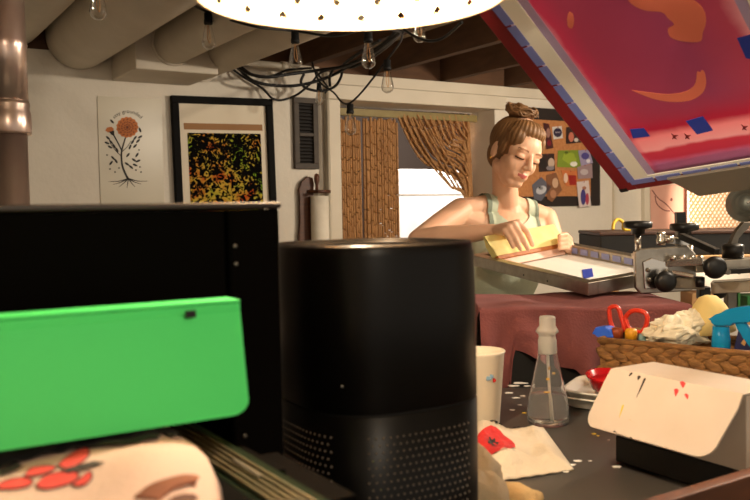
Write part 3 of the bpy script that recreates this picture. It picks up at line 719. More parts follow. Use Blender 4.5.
# flap: hinged at the lid front, hanging outward
hinge = Bo + Z * (Hb - .001) - bd * .005
fl_out = (-bd * .50 + -Z * .866); flen = .094
def FP(u, v, e=0): return hinge + fd * (u * BL) + fl_out * v + (bd * -.866 + Z * .5) * e
out = [(0.0, 0), (-.015, .02)]
for i in range(7):
    a = PI / 2 * i / 6; out.append((-.04 + .07 - .07 * math.cos(a), flen - .02 + .02 * math.sin(a)))
for i in range(7):
    a = PI / 2 * i / 6; out.append((.955 - .13 + .13 * math.sin(a), flen - .026 + .026 * math.cos(a)))
out += [(1.0, .02), (1.0, 0)]
mb = MB(); mb.prism([FP(u, v) for u, v in out], (bd * -.866 + Z * .5) * .0025)
flap = obj('flap', mb, card, root)
mb = MB()
def drip(mb, u0, v0, u1, v1, w, mi):
    mb.mi = mi; 
    pts = [(u0 - w, v0), (u0, v0 - .002), (u0 + w, v0), ((u0 + u1) / 2 + w * .6, (v0 + v1) / 2), (u1, v1), ((u0 + u1) / 2 - w * .6, (v0 + v1) / 2)]
    mb.prism([FP(u, v, .0026) for u, v in pts], (bd * -.866 + Z * .5) * .0005)
    mb.mi = 0
    for f in mb.b.faces: f.material_index = 0
    obj('paint_spot', mb, (mat('print_black', (28, 22, 22), .8), mat('spot_red', (196, 40, 44), .6), mat('paint_yellow', (214, 180, 50), .5), mat('spot_grey', (186, 172, 150), .6))[mi], flap)
drip(MB(), .30, .006, .29, .036, .008, 0); drip(MB(), .25, .004, .25, .010, .014, 0); drip(MB(), .18, .002, .17, .007, .010, 0)
drip(MB(), .56, .012, .57, .022, .018, 1); drip(MB(), .585, .000, .60, .008, .022, 1); drip(MB(), .64, .016, .66, .022, .016, 1)
drip(MB(), .21, .052, .215, .07, .007, 2); drip(MB(), .22, .092, .3, .094, .012, 0); drip(MB(), .36, .094, .38, .096, .01, 0); drip(MB(), .30, .07, .36, .072, .012, 3)


# ================================================================== wooden plank standing on edge in the corner
a_ = PZ(640, 500, CAMZ - .315); b_ = PZ(750, 467, CAMZ - .315); d = (b_ - a_).normalized(); a0 = a_ - d * .10
th2 = V((d.y, -d.x, 0)) * .02
tag(obj('wooden_plank', MB().box(V((a0.x, a0.y, TZ0 + .001)), d * .42, th2, Z * (CAMZ - .315 - TZ0 - .001), .002), woodb), 'brown wooden plank on edge before the white cardboard box', 'plank')

# ================================================================== woven basket
bz = .117; Bq = PZ(600, 338, TZ0 + bz); bf = V((.75, -.66, 0)).normalized(); bb = V((.66, .75, 0)).normalized(); LB = .40; WB = .17
B0 = V((Bq.x, Bq.y, TZ0 + .001))
root = thing('woven_basket', B0 + bf * LB / 2 + bb * WB / 2, 'long braided straw basket full of tools behind the white box', 'basket')
straw = mat('seagrass', (156, 112, 62), .75, col2=(98, 64, 32), scale=40, bump=.4, bscale=90, stretch=(1, 1, 3))
mb = MB(); iw = .012
mb.box(B0, bf * LB, bb * WB, Z * .008)
mb.box(B0 + Z * .008, bf * LB, bb * iw, Z * (bz - .02)); mb.box(B0 + Z * .008 + bb * (WB - iw), bf * LB, bb * iw, Z * (bz - .02))
mb.box(B0 + Z * .008 + bb * iw, bf * iw, bb * (WB - 2 * iw), Z * (bz - .02)); mb.box(B0 + Z * .008 + bb * iw + bf * (LB - iw), bf * iw, bb * (WB - 2 * iw), Z * (bz - .02))
def braid(o, d, nrm, L):
    rows = 3; rh = bz / rows
    for r in range(rows):
        k = int(L / .030)
        for i in range(k + 1):
            for sgn in (1, -1):
                c = o + d * (i * L / k + (.0075 if sgn > 0 else 0) * 2) + Z * (rh * (r + .5) + sgn * rh * .22) - nrm * .002
                X_ = (d * .86 + Z * .5 * sgn).normalized(); Z_ = (Z * .86 - d * .5 * sgn).normalized()
                mb.ell(c - Z * .006, .023, .0058, .0112, X=X_, Y=nrm, Zv=Z_, seg=10, rin=7)
braid(B0 + bf * .012, bf, bb, LB - .024); braid(B0 + bb * .012, bb, bf, WB - .03); braid(B0 + bb * WB + bf * .012, bf, -bb, LB - .024)
obj('braided_walls', mb, straw, root)
mb = MB(); mb.tube([B0 + Z * (bz - .006), B0 + bf * LB + Z * (bz - .006), B0 + bf * LB + bb * WB + Z * (bz - .006), B0 + bb * WB + Z * (bz - .006), B0 + Z * (bz - .006)], .0075, smooth=False); obj('rim', mb, straw, root)
def IB(px, py, w):                                             # point seen at a pixel, at depth w behind the basket front
    o = B0 + bb * w; d = ray(px, py); return CAM + d * ((o - CAM).dot(bb) / d.dot(bb))
# scissors
root = thing('scissors', IB(625, 335, .05), 'scissors with red-orange loop handles sticking up out of the basket', 'scissors')
sred = mat('scissor_red', (206, 52, 30), .35)
def loop(pts, w, r):
    mb = MB(); pp = [IB(x, y, w) for x, y in pts]; pp = pp + [pp[0]]
    mb.tube(catmull(pp, 6), r, smooth=False); return mb
obj('handle', loop([(609, 309), (613, 306.5), (618, 308), (621, 316), (624, 328), (621, 331), (615, 330), (610.5, 322)], .05, .0048), sred, root)
obj('handle', loop([(625, 318), (630, 312), (638, 310.5), (646, 314), (647, 322), (643, 331), (637, 332), (629, 328)], .058, .0048), sred, root)
mb = MB(); mb.box(IB(622, 330, .05), IB(627, 330, .05) - IB(622, 330, .05), bb * .003, V((.01, .0, -.10))); mb.box(IB(636, 331, .055), IB(630, 331, .055) - IB(636, 331, .055), bb * .003, V((-.012, 0, -.10))); obj('blades', mb, steel, root)
# blue clip on the corner
mb = MB(); mb.prism([IB(x, y, .02) for x, y in ((591.5, 334), (595, 327.5), (605, 326.5), (611, 330), (613, 338), (601, 339), (597, 335))], bb * .03, .003)
tag(obj('blue_tape_scrap', mb, mat('bright_blue', (44, 96, 214), .45)), 'scrap of bright blue tape over the left corner of the basket', 'tape')
def capjar(px, py, w, r, h, col, label):
    q = IB(px, py, w); mb = MB(); base = V((q.x, q.y, TZ0 + .012))
    t = thing('paint_tube', base, label, 'tube', 'small paint tubes in the basket')
    mb.lathe(base, [(r * .8, 0), (r * .8, q.z - base.z - h)], seg=18); obj('tube_body', mb, whitepl, t)
    mb = MB(); mb.lathe(V((q.x, q.y, q.z - h + .0005)), [(r, 0), (r, h * .75), (r * .8, h), (.001, h * 1.02)], seg=20); obj('cap', mb, mat('cap_%d' % col[0], col, .45), t)
capjar(617, 328, .035, .0125, .022, (140, 62, 28), 'tube with a brown cap standing left in the basket under the scissors')
capjar(631, 329, .03, .0125, .022, (214, 150, 30), 'tube with a yellow cap standing beside the brown-capped tube')
capjar(642, 334, .05, .009, .03, (120, 150, 150), 'tube with a pale teal cap right of the yellow-capped tube')
# crumpled white paper
def crumple(c, rx, ry, rz, seed, k=.55):
    mb = MB(); mb.ell(c, rx, ry, rz, seg=34, rin=22)
    for v in mb.b.verts:
        d = v.co - c; q = d * 26 + V((seed, seed * 2, 0)); n_ = noise.noise(q) * k + abs(noise.noise(q * 2.3)) * k * .8
        v.co = c + d * (1 + n_ - .15)
    for f in mb.b.faces: f.smooth = False
    return mb
c = IB(676, 331, .075); tag(obj('crumpled_paper', crumple(c, .062, .05, .030, 3.3), mat('crumpled', (226, 216, 190), .7)), 'large crumpled cream-white paper heaped in the middle of the basket', 'paper', 'crumpled papers')
c = IB(690, 321, .105); tag(obj('crumpled_paper', crumple(c, .034, .03, .028, 8.1), mat('crumpled', (226, 216, 190), .7)), 'smaller crumpled paper peaking behind the large one in the basket', 'paper', 'crumpled papers')
c = IB(712, 312, .14); mb = MB(); mb.lathe(c - Z * .04, [(.048, 0), (.044, .03), (.03, .058), (.017, .072), (.004, .076)], V((-.12, 0, 1)), 24)
for v in mb.b.verts: v.co += V((1, .3, .2)) * noise.noise(v.co * 30) * .012
tag(obj('yellow_rag', mb, mat('pale_yellow', (226, 200, 130), .85, bump=.2)), 'pale yellow rag peaked behind the crumpled paper', 'rag')
mb = MB(); mb.box(IB(662, 316, .12), IB(690, 318, .12) - IB(662, 316, .12), bb * .03, V((0, 0, -.014)), .003)
tag(obj('black_marker', mb, blackp), 'black marker lying behind the crumpled paper', 'marker')
# blue trigger sprayer
root = thing('trigger_sprayer', IB(722, 350, .05), 'turquoise blue trigger spray head standing out of the basket', 'spray bottle')
tur = mat('turquoise_plastic', (28, 150, 206), .25, trans=.25, ior=1.3)
mb = MB(); w = .05
mb.prism([IB(x, y, w) for x, y in ((707.5, 319), (716, 316), (726, 309.5), (740, 307), (764, 305), (764, 318), (746, 323), (733, 321), (730, 326), (714, 326), (712, 321))], bb * .026, .003)
obj('head', mb, tur, root)
mb = MB(); a = IB(721, 326, w + .013); mb.lathe(V((a.x, a.y, a.z)), [(.0155, 0), (.0165, -.02), (.0175, -.024), (.0175, -.045), (.015, -.05)], seg=24); obj('collar', mb, tur, root)
mb = MB(); mb.prism([IB(x, y, w + .006) for x, y in ((733, 320), (744, 322), (750, 332), (756, 346), (750, 348), (744, 337), (737, 330))], bb * .014, .003); obj('trigger', mb, tur, root)
mb = MB(); mb.lathe(V((a.x, a.y, TZ0 + .012)), [(.03, 0), (.031, .01), (.03, .03), (.016, a.z - TZ0 - .0625)], seg=24); obj('bottle_body', mb, whitepl, root)
mb = MB(); mb.prism([IB(x, y, .08) for x, y in ((733, 352), (738, 330), (752, 336), (757, 362), (740, 362))], bb * .02, .002)
root = tag(obj('navy_packet', mb, mat('navy_card', (28, 30, 74), .5)), 'navy blue packet with a tan mark behind the turquoise sprayer', 'packet')
mb = MB(); mb.prism([IB(x, y, .0798) for x, y in ((741, 343), (744, 339), (747, 341), (744.5, 346))], bb * -.0012); obj('mark', mb, mat('tan_mark', (196, 150, 90), .6), root)
# ================================================================== air purifier
AC = V((-.002, .97, TZ0 + .001)); rot = math.radians(-150); NE = 3.0
def sup(a):                                                     # unit outline of the rounded-square plan, direction a (world)
    l = a - rot; c, s = abs(math.cos(l)), abs(math.sin(l)); return (c ** NE + s ** NE) ** (-1 / NE)
HP = CAMZ - (238.5 - 210) * 1.06 / F - AC.z; RA = .1035
pur = mat('purifier_black', (10, 8, 7), .36, spec=.22)
root = thing('air_purifier', AC, 'black rounded air purifier with perforated lower half on the worktable', 'air purifier')
SEG = 96
def pring(k, h): return [AC + V((math.cos(a), math.sin(a), 0)) * (RA * k * sup(a)) + Z * h for a in [2 * PI * i / SEG for i in range(SEG)]]
zseam = CAMZ - (413 - 210.5) * .885 / F - AC.z
mb = MB(); mb.ring_surface([pring(.99, zseam + .0015), pring(1.0, zseam + .003), pring(.997, HP * .8), pring(.985, HP - .012), pring(.972, HP - .004), pring(.955, HP), pring(.945, HP - .001), pring(.94, HP - .012), pring(.5, HP - .014)], True, True, True)
obj('upper_body', mb, pur, root)
mb = MB(); mb.ring_surface([pring(.935, HP - .0115), pring(.93, HP - .006), pring(.9, HP - .005), pring(.4, HP - .005)], True, True, True); obj('top_grille', mb, mat('top_black', (6, 5, 5), .9, spec=.05), root)
mb = MB(); mb.ring_surface([pring(.97, .0), pring(.995, .004), pring(1.0, .02), pring(1.004, zseam - .001), pring(.99, zseam)], True, True, True); obj('lower_body', mb, pur, root)
mb = MB(); mb.ring_surface([pring(.99, zseam), pring(.985, zseam + .001), pring(.98, zseam + .0015)], True, True, True); obj('seam', mb, blackm, root)
ven = mat('grille_grey', (112, 100, 88), .35, spec=.6)
zv = zseam - .0225
def grille(a0, a1):
    mb = MB(); nr = 26
    for r in range(nr):
        z = zv - r * .0076
        if z < .02: break
        L = (a1 - a0) * RA * 1.03; nc = int(L / .0072)
        for i in range(nc + 1):
            a = a0 + (a1 - a0) * (i + (.5 if r % 2 else 0)) / nc
            if a > a1: continue
            d = V((math.cos(a), math.sin(a), 0)); p = AC + d * (RA * 1.004 * sup(a)) + Z * z
            tg = (V((math.cos(a + .01), math.sin(a + .01), 0)) * sup(a + .01) - V((math.cos(a - .01), math.sin(a - .01), 0)) * sup(a - .01)).normalized()
            nn = V((tg.y, -tg.x, 0))
            q = [p + tg * .0017 - nn * .0002, p + Z * .0017 - nn * .0002, p - tg * .0017 - nn * .0002, p - Z * .0017 - nn * .0002]; top = p + nn * .0013
            if nn.dot(d) < 0: top = p - nn * .0013
            vv = [mb.b.verts.new(x) for x in q]; tv = mb.b.verts.new(top)
            for k in range(4): mb.b.faces.new((vv[k], vv[(k + 1) % 4], tv))
    return mb
for (a0, a1) in ((-94, -28), (-176, -114), (-4, 62), (86, 152)):
    obj('vent_grille', grille(math.radians(a0), math.radians(a1)), ven, root)
mb = MB(); a = math.radians(-107); p = AC + V((math.cos(a), math.sin(a), 0)) * (RA * 1.0 * sup(a)); p.z = P(351, 384, .87).z; mb.ell(p, .0014, .0014, .0014, seg=8, rin=6); obj('indicator_dot', mb, mat('dot_grey', (150, 145, 135), .4), root)

# ================================================================== black garment printer
nP = N                                                          # its front faces along N
cR = P(277, 202, .80); ztop = cR.z                               # top right front corner
FR = V((cR.x, cR.y, 0))
def PR(t, s, z): return FR - A * t + N * s + Z * z               # t leftwards, s towards the viewer
WP = .62; DP = .42
root = thing('garment_printer', PR(WP / 2, -DP / 2, TZ0 + .001), 'big black garment printer with a green front panel at the left edge', 'printer')
pb = mat('printer_black', (8, 6, 5), .85, spec=.03)
zlo = 1.135
mb = MB(); mb.box(PR(.052, 0, zlo), -A * (WP - .104), -N * DP, Z * (ztop - .0065 - zlo), .003); obj('housing', mb, pb, root)
for t in (.0, WP - .05):
    mb = MB(); mb.box(PR(t, .004, TZ0 + .08), -A * .05, -N * (DP), Z * (ztop - .0065 - TZ0 - .08), .003); obj('side_column', mb, pb, root)
mb = MB(); mb.box(PR(-.002, .006, ztop - .006), -A * (WP + .004), -N * (DP + .01), Z * .006, .0022); obj('top_plate', mb, mat('printer_top', (40, 28, 22), .38), root)
mb = MB(); mb.box(PR(.0, -.02, TZ0 + .002), -A * WP, -N * (DP - .03), Z * .077, .004); obj('base', mb, pb, root)
mb = MB(); mb.box(PR(.051, -DP + .05, TZ0 + .08), -A * (WP - .102), -N * .02, Z * (zlo - TZ0 - .082)); obj('rear_panel', mb, pb, root)
for px, py in ((236, 264), (245, 436), (235, 246)):
    d = ray(px, py); o = PR(0, .0045, 0); p = CAM + d * ((o - CAM).dot(N) / d.dot(N))
    mb = MB(); mb.lathe(p, [(.0022, 0), (.0022, .0008), (.001, .0012)], N, 12); obj('screw', mb, steel, root)
# green flap
def onpl(px, py, s):
    o = PR(0, s, 0); d = ray(px, py); return CAM + d * ((o - CAM).dot(N) / d.dot(N))
gm = mat('green_plastic', (80, 222, 118), .5, spec=.15)
g0 = onpl(240, 299, .075); gt = (g0 - FR).dot(-A); 
g1 = onpl(245, 414, .105)
tlt = V(g1 - g0); 
g0 = g0 - Z * .0095; up_ = N * .03 + Z * (g1.z - g0.z) - A * ((g1 - FR).dot(-A) - gt); GL = .50
def G(t, v, e=0): return V((FR.x, FR.y, 0)) - A * (gt + t) + N * .075 + Z * g0.z + up_ * v + (N * 1.0 + Z * .3).normalized() * e
out = [(-.0, 0.0)]
for i in range(8):
    a = PI / 2 * i / 7; out.append((-.004 + .014 - .014 * math.cos(a), .87 + .13 * math.sin(a)))
out = [(0, 0)] + out[1:] + [(GL, 1.0), (GL, 0)]
mb = MB(); mb.prism([G(t, v) for t, v in out], (N + Z * .3).normalized() * -.0025, .0006)
fl = obj('green_panel', mb, gm, root)
mb = MB(); mb.box(G(-.0, .0, -.0028), -A * GL, N * .0030 + up_ * .001, up_ * -.001 + Z * .0075 + N * -.0, .0008)
mb.box(G(0, 0, 0) + Z * .0072 + N * .0008, -A * GL, -N * .03, Z * .002, .0006); obj('green_lip', mb, gm, fl)
mb = MB(); q = onpl(190.5, 314, .0805); mb.box(q - A * .0042 - Z * .0028, A * .0084, N * .0012, Z * .0056); obj('notch', mb, blackm, fl)
for t in (.05, .3):
    mb = MB(); mb.box(PR(gt + t, .001, g0.z - .014), -A * .03, N * .07, Z * .008, .001); obj('panel_hinge', mb, pb, root)
# rails and brackets beneath
railm = mat('rail_metal', (112, 100, 74), .45, .6, col2=(84, 78, 54), scale=30)
ra_, rb_ = PZ(165, 450, 1.095), PZ(262, 502, 1.095); rd = N
mb_ = []
for i in range(5):
    q = PZ(200 + i * 5.0, 456 - i * 2.2, 1.095)
    mb = MB(); mb.box(q - N * .10 - A * .0012, A * .0022, N * .30, Z * .003, .0006); obj('rail', mb, railm, root)
q = PZ(200, 457, 1.094); mb = MB(); mb.box(q - N * .12 - A * .006, A * .042, N * .32, Z * -.012); obj('rail_bed', mb, mat('rail_bed_green', (22, 34, 18), .8, spec=.05), root)
mb = MB(); q = P(238, 456, .70); mb.box(q - N * .03 - Z * .012 - A * .012, A * .03, N * .085, Z * .012, .002); obj('slide_block', mb, pb, root)
mb = MB(); q = P(262, 452, .72); mb.box(q - N * .02 - Z * .03 - A * .008, A * .032, N * .14, Z * .022, .002); obj('carriage_bar', mb, pb, root)
mb = MB(); q = P(240, 458, .66); mb.box(q + V((-.004, -.012, .001)), A * .002, N * .05, Z * .0016); obj('bright_edge', mb, steel, root)
mb = MB(); mb.box(PR(.002, .0, TZ0 + .081), -A * .5, N * .23, Z * .05, .004); obj('bed_tray', mb, pb, root)
mb = MB(); q = P(277, 493, .60); mb.lathe(q, [(.004, 0), (.004, .006), (.002, .008)], N, 12); obj('brass_bolt', mb, mat('brass', (190, 130, 50), .3, 1), root)
# platen carrying the shirt
PLZ = 1.10
pl0 = PZ(203, 452, PLZ) 
def PLT(t, s, z): return V((pl0.x, pl0.y, 0)) - A * t + N * s + Z * z
mb = MB(); mb.box(PLT(.01, -.10, PLZ - .012), -A * .40, N * .36, Z * .011, .004); obj('platen', mb, pb, root)
mb = MB(); mb.box(PLT(.18, .02, TZ0 + .1325), -A * .08, N * .10, Z * (PLZ - .0135 - TZ0 - .1325)); obj('platen_post', mb, pb, root)
# shirt
sm = mat('pink_jersey', (216, 188, 174), .9, col2=(208, 178, 164), scale=12, bump=.12, bscale=260)
blackj = mat('black_jersey', (16, 14, 16), .9)
_ed = []
for px_, py_ in ((168, 436), (185, 446), (203, 455), (214, 468), (221, 484), (223, 503), (222, 520)):
    q = PZ(px_, py_, PLZ + .006); _ed.append(((q - pl0).dot(N), (q - pl0).dot(-A)))
def sh_edge(s):
    if s <= _ed[0][0]: return _ed[0][1]
    for (a, ta), (b_, tb) in zip(_ed, _ed[1:]):
        if s <= b_: return ta + (tb - ta) * (s - a) / (b_ - a)
    return _ed[-1][1] + (s - _ed[-1][0]) * .4
def shirt(u, v):
    s = -.075 + .34 * v; t = sh_edge(s) + .40 * u
    h = .0195 + .004 * noise.noise(V((u * 5, v * 5, 4.4)))
    e = min(1, u / .07); h = .001 + (h) * math.sqrt(max(0, 1 - (1 - e) ** 2))
    h += .010 * math.exp(-((u - .12) / .08) ** 2 - ((v - .52) / .16) ** 2)
    h -= .012 * max(0, 1 - v / .12)
    return PLT(t, s, PLZ + .001 + max(h, .001))
root_s = thing('tshirt', PLT(.2, .1, PLZ), 'pale pink t-shirt with a red flower print lying under the green panel', 't-shirt')
mb = MB(); mb.grid(shirt, 80, 70, .003); obj('cloth', mb, sm, root_s)
def proj(q):
    dd = cam.matrix_world.inverted() @ q; return 375 + F * dd.x / -dd.z, 250 - F * dd.y / -dd.z
_tab = []
for i in range(101):
    for j in range(101):
        q = shirt(i / 100, j / 100); _tab.append((*proj(q), i / 100, j / 100))
def on_shirt(px, py):
    b_ = min(_tab, key=lambda e: (e[0] - px) ** 2 + (e[1] - py) ** 2); u, v = b_[2], b_[3]; st = .005
    for it in range(7):
        c_ = []
        for du in (-st, 0, st):
            for dv in (-st, 0, st):
                x, y = proj(shirt(min(1, max(0, u + du)), min(1, max(0, v + dv)))); c_.append(((x - px) ** 2 + (y - py) ** 2, min(1, max(0, u + du)), min(1, max(0, v + dv))))
        _, u, v = min(c_); st *= .6
    return u, v
def s_patch(pts, off=.0009, sub=5):
    """outline in photo pixels draped on the shirt"""
    mb = MB(); cx = sum(p[0] for p in pts) / len(pts); cy = sum(p[1] for p in pts) / len(pts)
    rings = []
    uv = [on_shirt(*p) for p in pts]; cu = sum(u for u, v in uv) / len(uv); cv = sum(v for u, v in uv) / len(uv)
    c = mb.b.verts.new(shirt(cu, cv) + Z * off); k = len(uv)
    for r in range(1, sub + 1): rings.append([mb.b.verts.new(shirt(cu + (u - cu) * r / sub, cv + (v - cv) * r / sub) + Z * off) for u, v in uv])
    for i in range(k):
        mb.b.faces.new((c, rings[0][i], rings[0][(i + 1) % k]))
        for a, b_ in zip(rings, rings[1:]): mb.b.faces.new((a[i], b_[i], b_[(i + 1) % k], a[(i + 1) % k]))
    return mb
redp = mat('flower_red', (226, 84, 76), .85, col2=(200, 50, 48), scale=90)
petals = [[(58, 466), (68, 457), (82, 450), (89, 450), (88, 458), (78, 466), (66, 470)], [(0, 484), (12, 480), (28, 479), (33, 484), (24, 489), (0, 491)],
          [(24, 478), (30, 470), (44, 467), (57, 468), (50, 473), (38, 477)], [(36, 486), (44, 478), (60, 473), (75, 473), (79, 478), (70, 485), (52, 490), (40, 490)], [(72, 486), (82, 478), (90, 473), (92, 478), (87, 485), (78, 488)]]
for p in petals: obj('flower_print', s_patch(catmull([V((x, y, 0)) for x, y in p + p[:1]], 4)[:-1] and [(q.x, q.y) for q in catmull([V((x, y, 0)) for x, y in p + p[:1]], 4)[:-1]]), redp, root_s)
lf = mat('print_grey_black', (52, 42, 44), .85)
for p in ([(60, 472), (78, 467), (94, 463), (106, 464), (94, 468), (82, 472), (68, 475)], [(0, 471), (14, 463), (24, 468), (12, 474), (0, 478)]): obj('leaf_print', s_patch(p, .0014), lf, root_s)
mb = MB()
for p in petals:
    pp = catmull([V((x, y, 0)) for x, y in p + p[:1]], 4)
    mb.tube([shirt(*on_shirt(q.x, q.y)) + Z * .0009 for q in pp], .0005, seg=5, smooth=False)
obj('print_outline', mb, lf, root_s)
# ribbed collar showing at the bottom
ribm = mat('rib_brown', (150, 96, 72), .9)
cpt = [on_shirt(x, y) for x, y in ((146, 499), (158, 489), (172, 483), (187, 479), (196, 482))]
mb = MB(); path = catmull([shirt(u, v) + Z * .0004 for u, v in cpt], 14)
for i in range(len(path) - 1):
    d = (path[i + 1] - path[i]); q = path[i]; sd = V((d.y, -d.x, 0)).normalized()
    mb.tube([q - sd * .007, q + Z * .0010, q + sd * .009 - Z * .0004], .0010, seg=6, n=3)
obj('ribbed_collar', mb, ribm, root_s)
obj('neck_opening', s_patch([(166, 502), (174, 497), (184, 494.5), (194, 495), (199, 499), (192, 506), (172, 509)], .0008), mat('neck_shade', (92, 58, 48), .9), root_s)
# dark folded back of the shirt
_hp = [(q.x, q.y) for q in catmull([V((x, y, 0)) for x, y in ((-30, 482), (0, 471), (31, 461), (60, 455), (86, 450), (123, 447), (160, 440.5), (180, 439))], 5)]
_hu = [on_shirt(*p) for p in _hp]
def hem(u, v):
    f = u * (len(_hu) - 1); i = min(int(f), len(_hu) - 2); f -= i
    uu = _hu[i][0] * (1 - f) + _hu[i + 1][0] * f; vv = _hu[i][1] * (1 - f) + _hu[i + 1][1] * f
    return shirt(uu, vv * v) + Z * (.0024 + .001 * math.sin(u * 40))
mb = MB(); mb.grid(hem, 70, 12)
obj('dark_hem', mb, blackj, root_s)

# ================================================================== cloth-draped cabinet
ZC = 1.05
Lx = P(485, 303, 1.97).x; Rx = P(684, 300, 2.0).x
root = thing('equipment_cabinet', ((Lx + Rx) / 2, 2.14, 0), 'dark cabinet hidden under a maroon cloth behind the worktable', 'cabinet')
mb = MB(); mb.box((Lx + .012, 1.985, .09), (Rx - Lx - .024, 0, 0), (0, .33, 0), (0, 0, ZC - .095), .006); obj('body', mb, blackm, root)
for x in (Lx + .03, Rx - .08):
    for y in (2.0, 2.25):
        mb = MB(); mb.box((x, y, 0), (.05, 0, 0), (0, .05, 0), (0, 0, .0895)); obj('foot', mb, blackm, root)
clothm = mat('maroon_cloth', (136, 78, 76), .95, col2=(108, 60, 59), scale=7, bump=.25, bscale=190)
nt, b, L = nodes_of('maroon_cloth')
def drape():
    mb = MB(); hw = (Rx - Lx) / 2; cx = (Lx + Rx) / 2; y0 = 1.985; y1 = 2.315
    NX, NYf, NYt, drop = 90, 26, 14, .27
    rows = []
    for j in range(NYf + 1):                                     # front fall, bottom to top
        v = j / NYf; row = []
        for i in range(NX + 1):
            u = i / NX; x = Lx - .012 + (Rx - Lx + .024) * u
            amp = (1 - v) ** 1.1
            dr = .27 if u < .13 else (.27 - .17 * (u - .13) / .03 if u < .16 else (.10 + .045 * (u - .16) / .28 if u < .44 else min(.27, .145 + .12 * (u - .44) / .2)))
            dr += .006 * math.sin(u * 23)
            fold = .036 * amp * math.sin(u * 27 + 1.2 * math.sin(u * 5) + v * 1.5) + .014 * amp * math.sin(u * 51) * (1 - v) + .02 * amp * noise.noise(V((u * 9, v * 3, 1)))
            pinch = .02 * math.exp(-((u - .30) / .03) ** 2) * amp + .05 * amp * math.exp(-((u - .02) / .05) ** 2)
            row.append(V((x, y0 - .008 - .012 * amp - fold * .7 - pinch, ZC + .003 - dr * (1 - v) - .006 * (1 if v > .97 else 0) * 0)))
        rows.append(row)
    for j in range(1, NYt + 1):                                   # across the top
        v = j / NYt; rows.append([V((Lx - .012 + (Rx - Lx + .024) * i / NX, y0 - .008 + (y1 - y0 + .016) * v, ZC + .005 + .006 * noise.noise(V((i / NX * 6, v * 3, 7))) + .004 * math.sin(i / NX * 9 + v * 2))) for i in range(NX + 1)])
    for j in range(1, 16):
        v = j / 15; rows.append([V((Lx - .012 + (Rx - Lx + .024) * i / NX, y1 + .012 + .02 * v + .012 * v * math.sin(i / NX * 19), ZC + .003 - drop * v)) for i in range(NX + 1)])
    vs = [[mb.b.verts.new(p) for p in r] for r in rows]
    for a, c in zip(vs, vs[1:]):
        for i in range(NX): f = mb.b.faces.new((a[i], a[i + 1], c[i + 1], c[i])); f.smooth = True
    # end falls
    for side, xs in ((0, Lx - .013), (NX, Rx + .013)):
        top = vs[NYf:NYf + NYt + 1]; prev = [r[side] for r in top]; sg = -1 if side == 0 else 1
        for k in range(1, 15):
            cur = [mb.b.verts.new(V((xs + sg * (.004 + .012 * k / 14 + .014 * k / 14 * math.sin(i * 1.3)), p.co.y, ZC + .002 - drop * .95 * k / 14))) for i, p in enumerate([r[side] for r in top])]
            for i in range(len(cur) - 1): f = mb.b.faces.new((prev[i], prev[i + 1], cur[i + 1], cur[i])); f.smooth = True
            prev = cur
    return mb
tag(obj('draped_cloth', drape(), clothm), 'dusty maroon cloth draped over the cabinet below the printing screen', 'cloth')

# ================================================================== screen the woman prints with
K = P(588, 283, 2.15); Lc = P(470, 254.5, 2.66)
eL = (Lc - K); LL = eL.length; eL.normalize()
sh = V((.905, .424, .09)); sh = (sh - eL * sh.dot(eL)).normalized(); SW = .36
nU = eL.cross(sh); nU = nU if nU.z > 0 else -nU
TF = .034; RW = .032
root = thing('printing_screen', K + eL * LL / 2 + sh * SW / 2 - nU * TF, 'silver-framed printing screen with bright white mesh before the woman', 'screen')
def SC(l, s_, h): return K + eL * l + sh * s_ + nU * (h - TF)
for (l, s_, dl, ds) in ((0, 0, LL, RW), (0, SW - RW, LL, RW), (0, RW, RW, SW - 2 * RW), (LL - RW, RW, RW, SW - 2 * RW)):
    mb = MB(); mb.box(SC(l, s_, 0), eL * dl, sh * ds, nU * TF, .002); obj('frame_rail', mb, alu, root)
mesh_w = mat('white_mesh', (240, 238, 232), .5)
mb = MB(); mb.box(SC(RW, RW, .001), eL * (LL - 2 * RW), sh * (SW - 2 * RW), nU * .002); obj('mesh', mb, mesh_w, root)
lil = mat('pale_blue_tape', (150, 156, 206), .5)
for i in range(9):
    mb = MB(); mb.box(SC(RW + .02 + i * .05, SW - RW - .0008, .008), eL * .035, sh * -.0008, nU * .018); obj('tape_strip', mb, lil, root)
for i in range(5):
    mb = MB(); mb.box(SC(LL - RW - .0008, RW + .02 + i * .055, .006), eL * -.0008, sh * .04, nU * .018); obj('tape_strip', mb, lil, root)
def onsc(px, py, h):
    d_ = ray(px, py); o = SC(0, 0, h); return CAM + d_ * ((o - CAM).dot(nU) / d_.dot(nU))
mb = MB(); mb.prism([onsc(582, 270, .0034), onsc(592, 268.5, .0034), onsc(593.5, 276.5, .0034), onsc(583.5, 279, .0034)], nU * .0012); obj('blue_tape', mb, bluetape, root)
for l in (.17, .28):
    mb = MB(); mb.lathe(SC(l, -.0003, .012), [(.003, 0), (.002, .0006)], -sh, 10); obj('rivet', mb, blackm, root)

